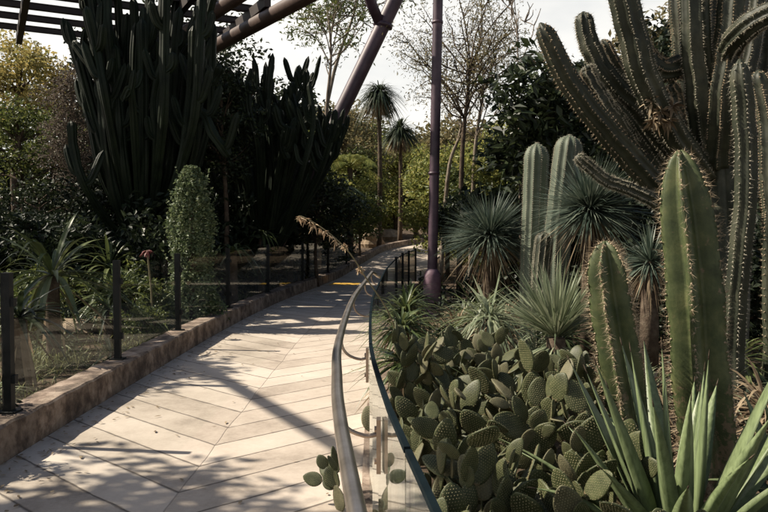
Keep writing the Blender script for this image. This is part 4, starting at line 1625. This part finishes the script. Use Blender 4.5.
for k, (x, y, h, n, L, mat, lb) in enumerate([
        (.16, 6.7, .75, 110, .5, 'blade_green', 'strap leaved plant between the glass and the purple pole foot'),
        (.22, 7.7, .8, 110, .52, 'blade_green', 'strap leaved plant in front of the mauve pole foot'),
        (.34, 9.0, .8, 110, .55, 'leaf_dark', 'dark strap leaved plant close behind the curving handrail'),
        (1.2, 8.8, .45, 110, .75, 'blade_pale', 'pale strap leaved plant right of the pole foot'),
        (1.2, 9.6, .5, 80, .85, 'blade_green', 'strap leaved plant below the round yucca by the pole'),
        (2.2, 6.2, .25, 90, .75, 'blade_dry', 'withered straw coloured plant behind the shorter ribbed cactus'),
        (2.9, 5.6, .25, 90, .8, 'blade_dry', 'withered straw coloured plant right of the tallest ribbed cactus'),
        (3.3, 7.0, .4, 80, .9, 'blade_green', 'strap leaved plant at the foot of the tree cactus trunk'),
        (2.0, 8.4, .4, 80, .8, 'leaf_dark', 'dark strap leaved plant under the small shaded yucca'),
        (1.6, 9.9, .4, 80, .8, 'blade_dry', 'straw coloured plant between the pale columns and the pole yucca')]):
    rosette('strap_leaf_plant', lb, 'plant', (x, y), h, n, L, .032, mat, .6, -.15, .96, group='strap leaved plants of the cactus bed', seed=260 + k, dry=24, K=7, stem_r=.04)


# ------------------------------------------------------------------ thicket that closes the view behind the beds
def fill(proto, spots, seed, smin=.8, smax=1.3):
    r = np.random.default_rng(seed)
    for x, y in spots:
        o = copy_tree(proto)
        k = r.uniform(smin, smax)
        o.location = (x, y, float(terrain(x, y)) - .06)
        o.rotation_euler = (0, 0, r.uniform(0, 6.28))
        o.scale = (k, k, k * r.uniform(.85, 1.2))


def jit(xs, ys, j, seed):
    r = np.random.default_rng(seed)
    return [(x + r.normal(0, j), y + r.normal(0, j)) for x, y in zip(xs, ys)]


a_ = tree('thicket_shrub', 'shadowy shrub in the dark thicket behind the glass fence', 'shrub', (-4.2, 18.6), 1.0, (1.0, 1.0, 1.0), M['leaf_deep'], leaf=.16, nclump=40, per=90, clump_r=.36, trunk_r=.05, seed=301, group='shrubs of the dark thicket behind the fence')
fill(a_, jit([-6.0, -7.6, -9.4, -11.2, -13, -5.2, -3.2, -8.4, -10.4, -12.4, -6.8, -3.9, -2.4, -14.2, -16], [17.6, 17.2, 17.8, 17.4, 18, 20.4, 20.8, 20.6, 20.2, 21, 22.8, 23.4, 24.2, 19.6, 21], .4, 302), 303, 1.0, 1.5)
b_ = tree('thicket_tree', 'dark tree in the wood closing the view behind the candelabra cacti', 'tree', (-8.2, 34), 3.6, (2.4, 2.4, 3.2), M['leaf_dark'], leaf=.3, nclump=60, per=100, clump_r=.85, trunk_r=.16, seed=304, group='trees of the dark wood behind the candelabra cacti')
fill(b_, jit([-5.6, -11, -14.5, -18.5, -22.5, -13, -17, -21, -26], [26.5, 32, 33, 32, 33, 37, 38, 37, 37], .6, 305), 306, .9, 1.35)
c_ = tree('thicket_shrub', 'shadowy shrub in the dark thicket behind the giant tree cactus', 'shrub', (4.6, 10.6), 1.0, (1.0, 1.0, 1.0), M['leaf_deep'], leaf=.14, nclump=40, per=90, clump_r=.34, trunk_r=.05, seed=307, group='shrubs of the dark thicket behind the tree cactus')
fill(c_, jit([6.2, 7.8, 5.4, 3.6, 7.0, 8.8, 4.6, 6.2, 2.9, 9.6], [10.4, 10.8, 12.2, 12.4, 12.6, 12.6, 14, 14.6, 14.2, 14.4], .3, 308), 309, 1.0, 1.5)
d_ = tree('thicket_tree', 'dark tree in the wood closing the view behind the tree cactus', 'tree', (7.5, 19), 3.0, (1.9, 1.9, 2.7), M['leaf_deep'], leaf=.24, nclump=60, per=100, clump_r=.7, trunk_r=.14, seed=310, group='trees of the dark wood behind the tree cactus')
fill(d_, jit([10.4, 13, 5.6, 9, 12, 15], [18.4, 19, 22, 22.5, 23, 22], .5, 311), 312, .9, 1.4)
e_ = tree('sunny_shrub', 'sunlit yellow green shrub on the rise beyond the bend of the path', 'shrub', (3.2, 27.6), 1.1, (1.1, 1.1, 1.1), M['leaf_bright'], leaf=.15, nclump=40, per=90, clump_r=.4, trunk_r=.06, seed=313, group='sunlit shrubs beyond the path bend')
fill(e_, jit([4.3, 5.4, 3.6, 5.2, 6.4, 8.2, 3.6, 10, .2, -1.8], [26.4, 26.8, 29.5, 30.5, 28, 29, 24, 30, 46, 46], .4, 314), 315, .9, 1.4)
f_ = tree('sunny_tree', 'sunlit olive tree on the lower hill behind the slender palms', 'tree', (.5, 50), 3.2, (2.6, 2.6, 2.8), M['leaf_olive'], leaf=.34, nclump=50, per=90, clump_r=.95, trunk_r=.18, seed=316, group='sunlit trees on the lower hill')
fill(f_, jit([-3.5, -7.5, 4.4, 8.2, 12.2, -11, 16.5, 2.4, -1.5, 6.2, 10.5], [50, 49, 50, 51, 50, 50, 51, 57, 58, 57, 58], .6, 317), 318, .85, 1.25)

# low ground cover (uncountable)
r = np.random.default_rng(330)
mb = MB()


def cover(n, x0, x1, y0, y1, h, size):
    c = np.column_stack([r.uniform(x0, x1, n), r.uniform(y0, y1, n), np.zeros(n)])
    k = (np.sin(c[:, 0] * 2.1 + .5) + np.sin(c[:, 1] * 1.7) + r.normal(0, .5, n)) > -.7
    c = c[k]
    c[:, 2] = terrain(c[:, 0], c[:, 1]) + r.uniform(-.05, h, len(c)) ** 1.0
    leaves(mb, c, size, .45, .3, r=r)


cover(9000, -16, -3.2, 12.5, 26, .45, .13)
cover(9000, -14, -1.2, 25, 38, .6, .2)
cover(500, -9, -3.2, 6, 12.5, .10, .07)
cover(7000, .9, 9, 9, 22, .45, .12)
cover(3500, .3, 1.3, 5.8, 10.5, .35, .07)
cover(2500, 1.6, 5, 4.2, 9, .25, .07)
o = mb.build('ground_cover', M['leaf_dark'], None, False)
tag(o, 'low dark leafy ground cover over the planting beds', 'ground cover', kind='stuff')


# ------------------------------------------------------------------ more planting in both beds
def scatter(proto, spots, seed, smin=.8, smax=1.25):
    fill(proto, spots, seed, smin, smax)


def rand_spots(n, x0, x1, y0, y1, seed, edge=True):
    r = np.random.default_rng(seed)
    out = []
    while len(out) < n:
        x, y = r.uniform(x0, x1), r.uniform(y0, y1)
        if edge and x > np.interp(y, fline[:, 1], fline[:, 0]) - 1.0:
            continue
        if all((x - a) ** 2 + (y - b) ** 2 > .3 for a, b in out):
            out.append((x, y))
    return out


g1 = rosette('spiky_plant', 'pale spiky plant in the dense planting behind the glass fence', 'plant', (-4.2, 12.2), .22, 70, .62, .028, 'blade_pale', .55, .0, .98, group='pale spiky plants behind the fence', seed=401, dry=20)
scatter(g1, rand_spots(15, -8.5, -3, 9.5, 22, 402), 403)
g2 = rosette('spiky_plant', 'green spiky plant in the dense planting behind the glass fence', 'plant', (-3.9, 14.2), .55, 80, .75, .045, 'blade_green', .6, -.1, .98, group='green spiky plants behind the fence', seed=404, dry=14)
scatter(g2, rand_spots(24, -9.5, -3, 10.5, 23, 405), 406, .8, 1.5)
g3 = tree('low_shrub', 'low dark shrub in the dense planting behind the glass fence', 'shrub', (-5.0, 13.4), .55, (.62, .62, .55), M['leaf_dark'], leaf=.09, nclump=34, per=70, clump_r=.22, trunk_r=.03, seed=407, group='low shrubs behind the fence')
scatter(g3, rand_spots(20, -10, -3, 12.5, 22, 408), 409, .8, 1.7)
g4 = tree('low_shrub', 'low green shrub in the dense planting behind the glass fence', 'shrub', (-6.0, 11.0), .45, (.5, .5, .45), M['leaf_mid'], leaf=.075, nclump=34, per=70, clump_r=.19, trunk_r=.025, seed=410, group='low green shrubs behind the fence')
scatter(g4, rand_spots(16, -9, -2.6, 12, 24, 411), 412, .7, 1.5)
g5 = rosette('spiky_plant', 'straw coloured spiky plant between the yuccas of the cactus bed', 'plant', (1.9, 7.4), .15, 80, .6, .022, 'blade_dry', .6, -.1, .95, group='straw coloured plants between the yuccas', seed=413, dry=20)
scatter(g5, [(2.7, 8.2), (3.6, 6.2), (2.4, 5.2), (3.2, 4.8), (1.5, 9.2), (2.9, 9.6), (4.2, 7.8), (2.1, 11.6), (1.1, 11.2)], 414)
g6 = rosette('spiky_plant', 'pale green spiky plant low between the yuccas of the cactus bed', 'plant', (1.75, 8.6), .2, 90, .62, .02, 'blade_pale', .45, -.1, .98, group='pale green plants between the yuccas', seed=415, dry=20)
scatter(g6, [(2.5, 7.2), (1.35, 8.0), (1.9, 6.3), (3.0, 6.6), (3.9, 5.4), (1.3, 12.2), (2.6, 10.6)], 416)
g7 = tree('sunny_tree', 'leafy light green tree filling the view behind the bare eucalypts', 'tree', (2.2, 26), 2.6, (1.5, 1.5, 1.9), M['leaf_bright'], leaf=.17, nclump=56, per=90, clump_r=.5, trunk_r=.1, seed=417, group='light green trees behind the eucalypts')
scatter(g7, [(4.2, 25.2), (6.2, 25.8), (-2.6, 34), (-1.4, 43), (7.0, 36.5), (-3.2, 44), (5.6, 34)], 418, .9, 1.3)

# fallen leaves on the paving, thickest along the kerb
r = np.random.default_rng(430)
mb = MB()
y = r.uniform(2.5, 20, 900)
k = -1.34 + np.abs(r.normal(0, .22, 900)) + (r.random(900) < .16) * r.uniform(0, 2.4, 900)
k = np.clip(k, -1.34, 1.2)
ii = np.array([int(np.argmin(np.abs(PC[:, 1] - v))) for v in y])
c = np.column_stack([PC[ii, 0] + PN[ii, 0] * k, y, np.full(900, .012)])
D = rand_dirs(900, -.02, .12, r)
blades(mb, c, D, r.uniform(.02, .07, 900), r.uniform(.008, .024, 900), 3, .1, r=r, twist=.3)
o = mb.build('leaf_litter', M['blade_dry'], None, False)
tag(o, 'small dry fallen leaves strewn on the planked path', 'litter', kind='stuff')

for q in [(-5.4, 13.8), (-4.5, 15.4), (-6.6, 14.6), (-4.0, 17.2), (-7.8, 13.4), (-3.9, 19.8)]:
    fill(a_, [q], int(abs(q[0] * 10)), .95, 1.15)

scatter(g1, rand_spots(24, -7.5, -2.4, 7.5, 20, 442), 443, .6, 1.1)
scatter(g2, rand_spots(18, -9.0, -2.4, 12, 26, 445), 446, .8, 1.5)
scatter(g4, rand_spots(30, -8.5, -2.2, 11.5, 26, 451), 452, .6, 1.35)
r = np.random.default_rng(460)
mb = MB()
cover(13000, -9, -3.0, 10.5, 24, .16, .06)
o = mb.build('ground_cover', M['leaf_mid'], None, False)
tag(o, 'bright low leafy ground cover in patches behind the glass fence', 'ground cover', kind='stuff')
ptree('tree', 'leafy dark tree between the arms of the tree cactus and the glossy tree', 'tree', 612, 110, 17, 40, 56, 'leaf_dark', leaf=.2, nclump=50, per=80, clump_r=.5, trunk_r=.1, seed=470)
ptree('tree', 'dark evergreen far behind the shorter slender palm', 'tree', 430, 190, 44, 24, 22, 'leaf_dark', leaf=.26, nclump=36, per=90, clump_r=.7, trunk_r=.14, seed=471)
ptree('shrub', 'mid green shrub between the pole and the yellow green shrub', 'shrub', 462, 196, 24, 28, 30, 'leaf_mid', leaf=.15, nclump=40, per=90, clump_r=.42, trunk_r=.06, seed=472)

scatter(g1, [(-3.5, 6.4), (-4.2, 9.6), (-3.3, 9.0), (-3.2, 11.4), (-5.0, 8.4)], 481, .6, .9)
scatter(g4, [(-3.3, 5.0), (-4.8, 10.2), (-3.4, 10.4), (-3.3, 12.6)], 482, .6, 1.0)
scatter(g3, [(-3.25, 5.7), (-5.4, 10.6)], 483, .6, .9)

ptree('tree', 'dark small leaved tree growing up through the two candelabra cacti', 'tree', 222, 120, 16.6, 42, 62, 'leaf_dark', leaf=.11, nclump=60, per=90, clump_r=.32, trunk_r=.07, seed=490)
ptree('tree', 'mid green small tree beside the lower end of the slanting strut', 'tree', 300, 178, 21.5, 26, 40, 'leaf_mid', leaf=.11, nclump=40, per=80, clump_r=.3, trunk_r=.05, seed=491)
ptree('tree', 'leafy mid green tree between the strut and the taller slender palm', 'tree', 352, 186, 40, 30, 34, 'leaf_mid', leaf=.2, nclump=44, per=100, clump_r=.7, trunk_r=.12, seed=492)
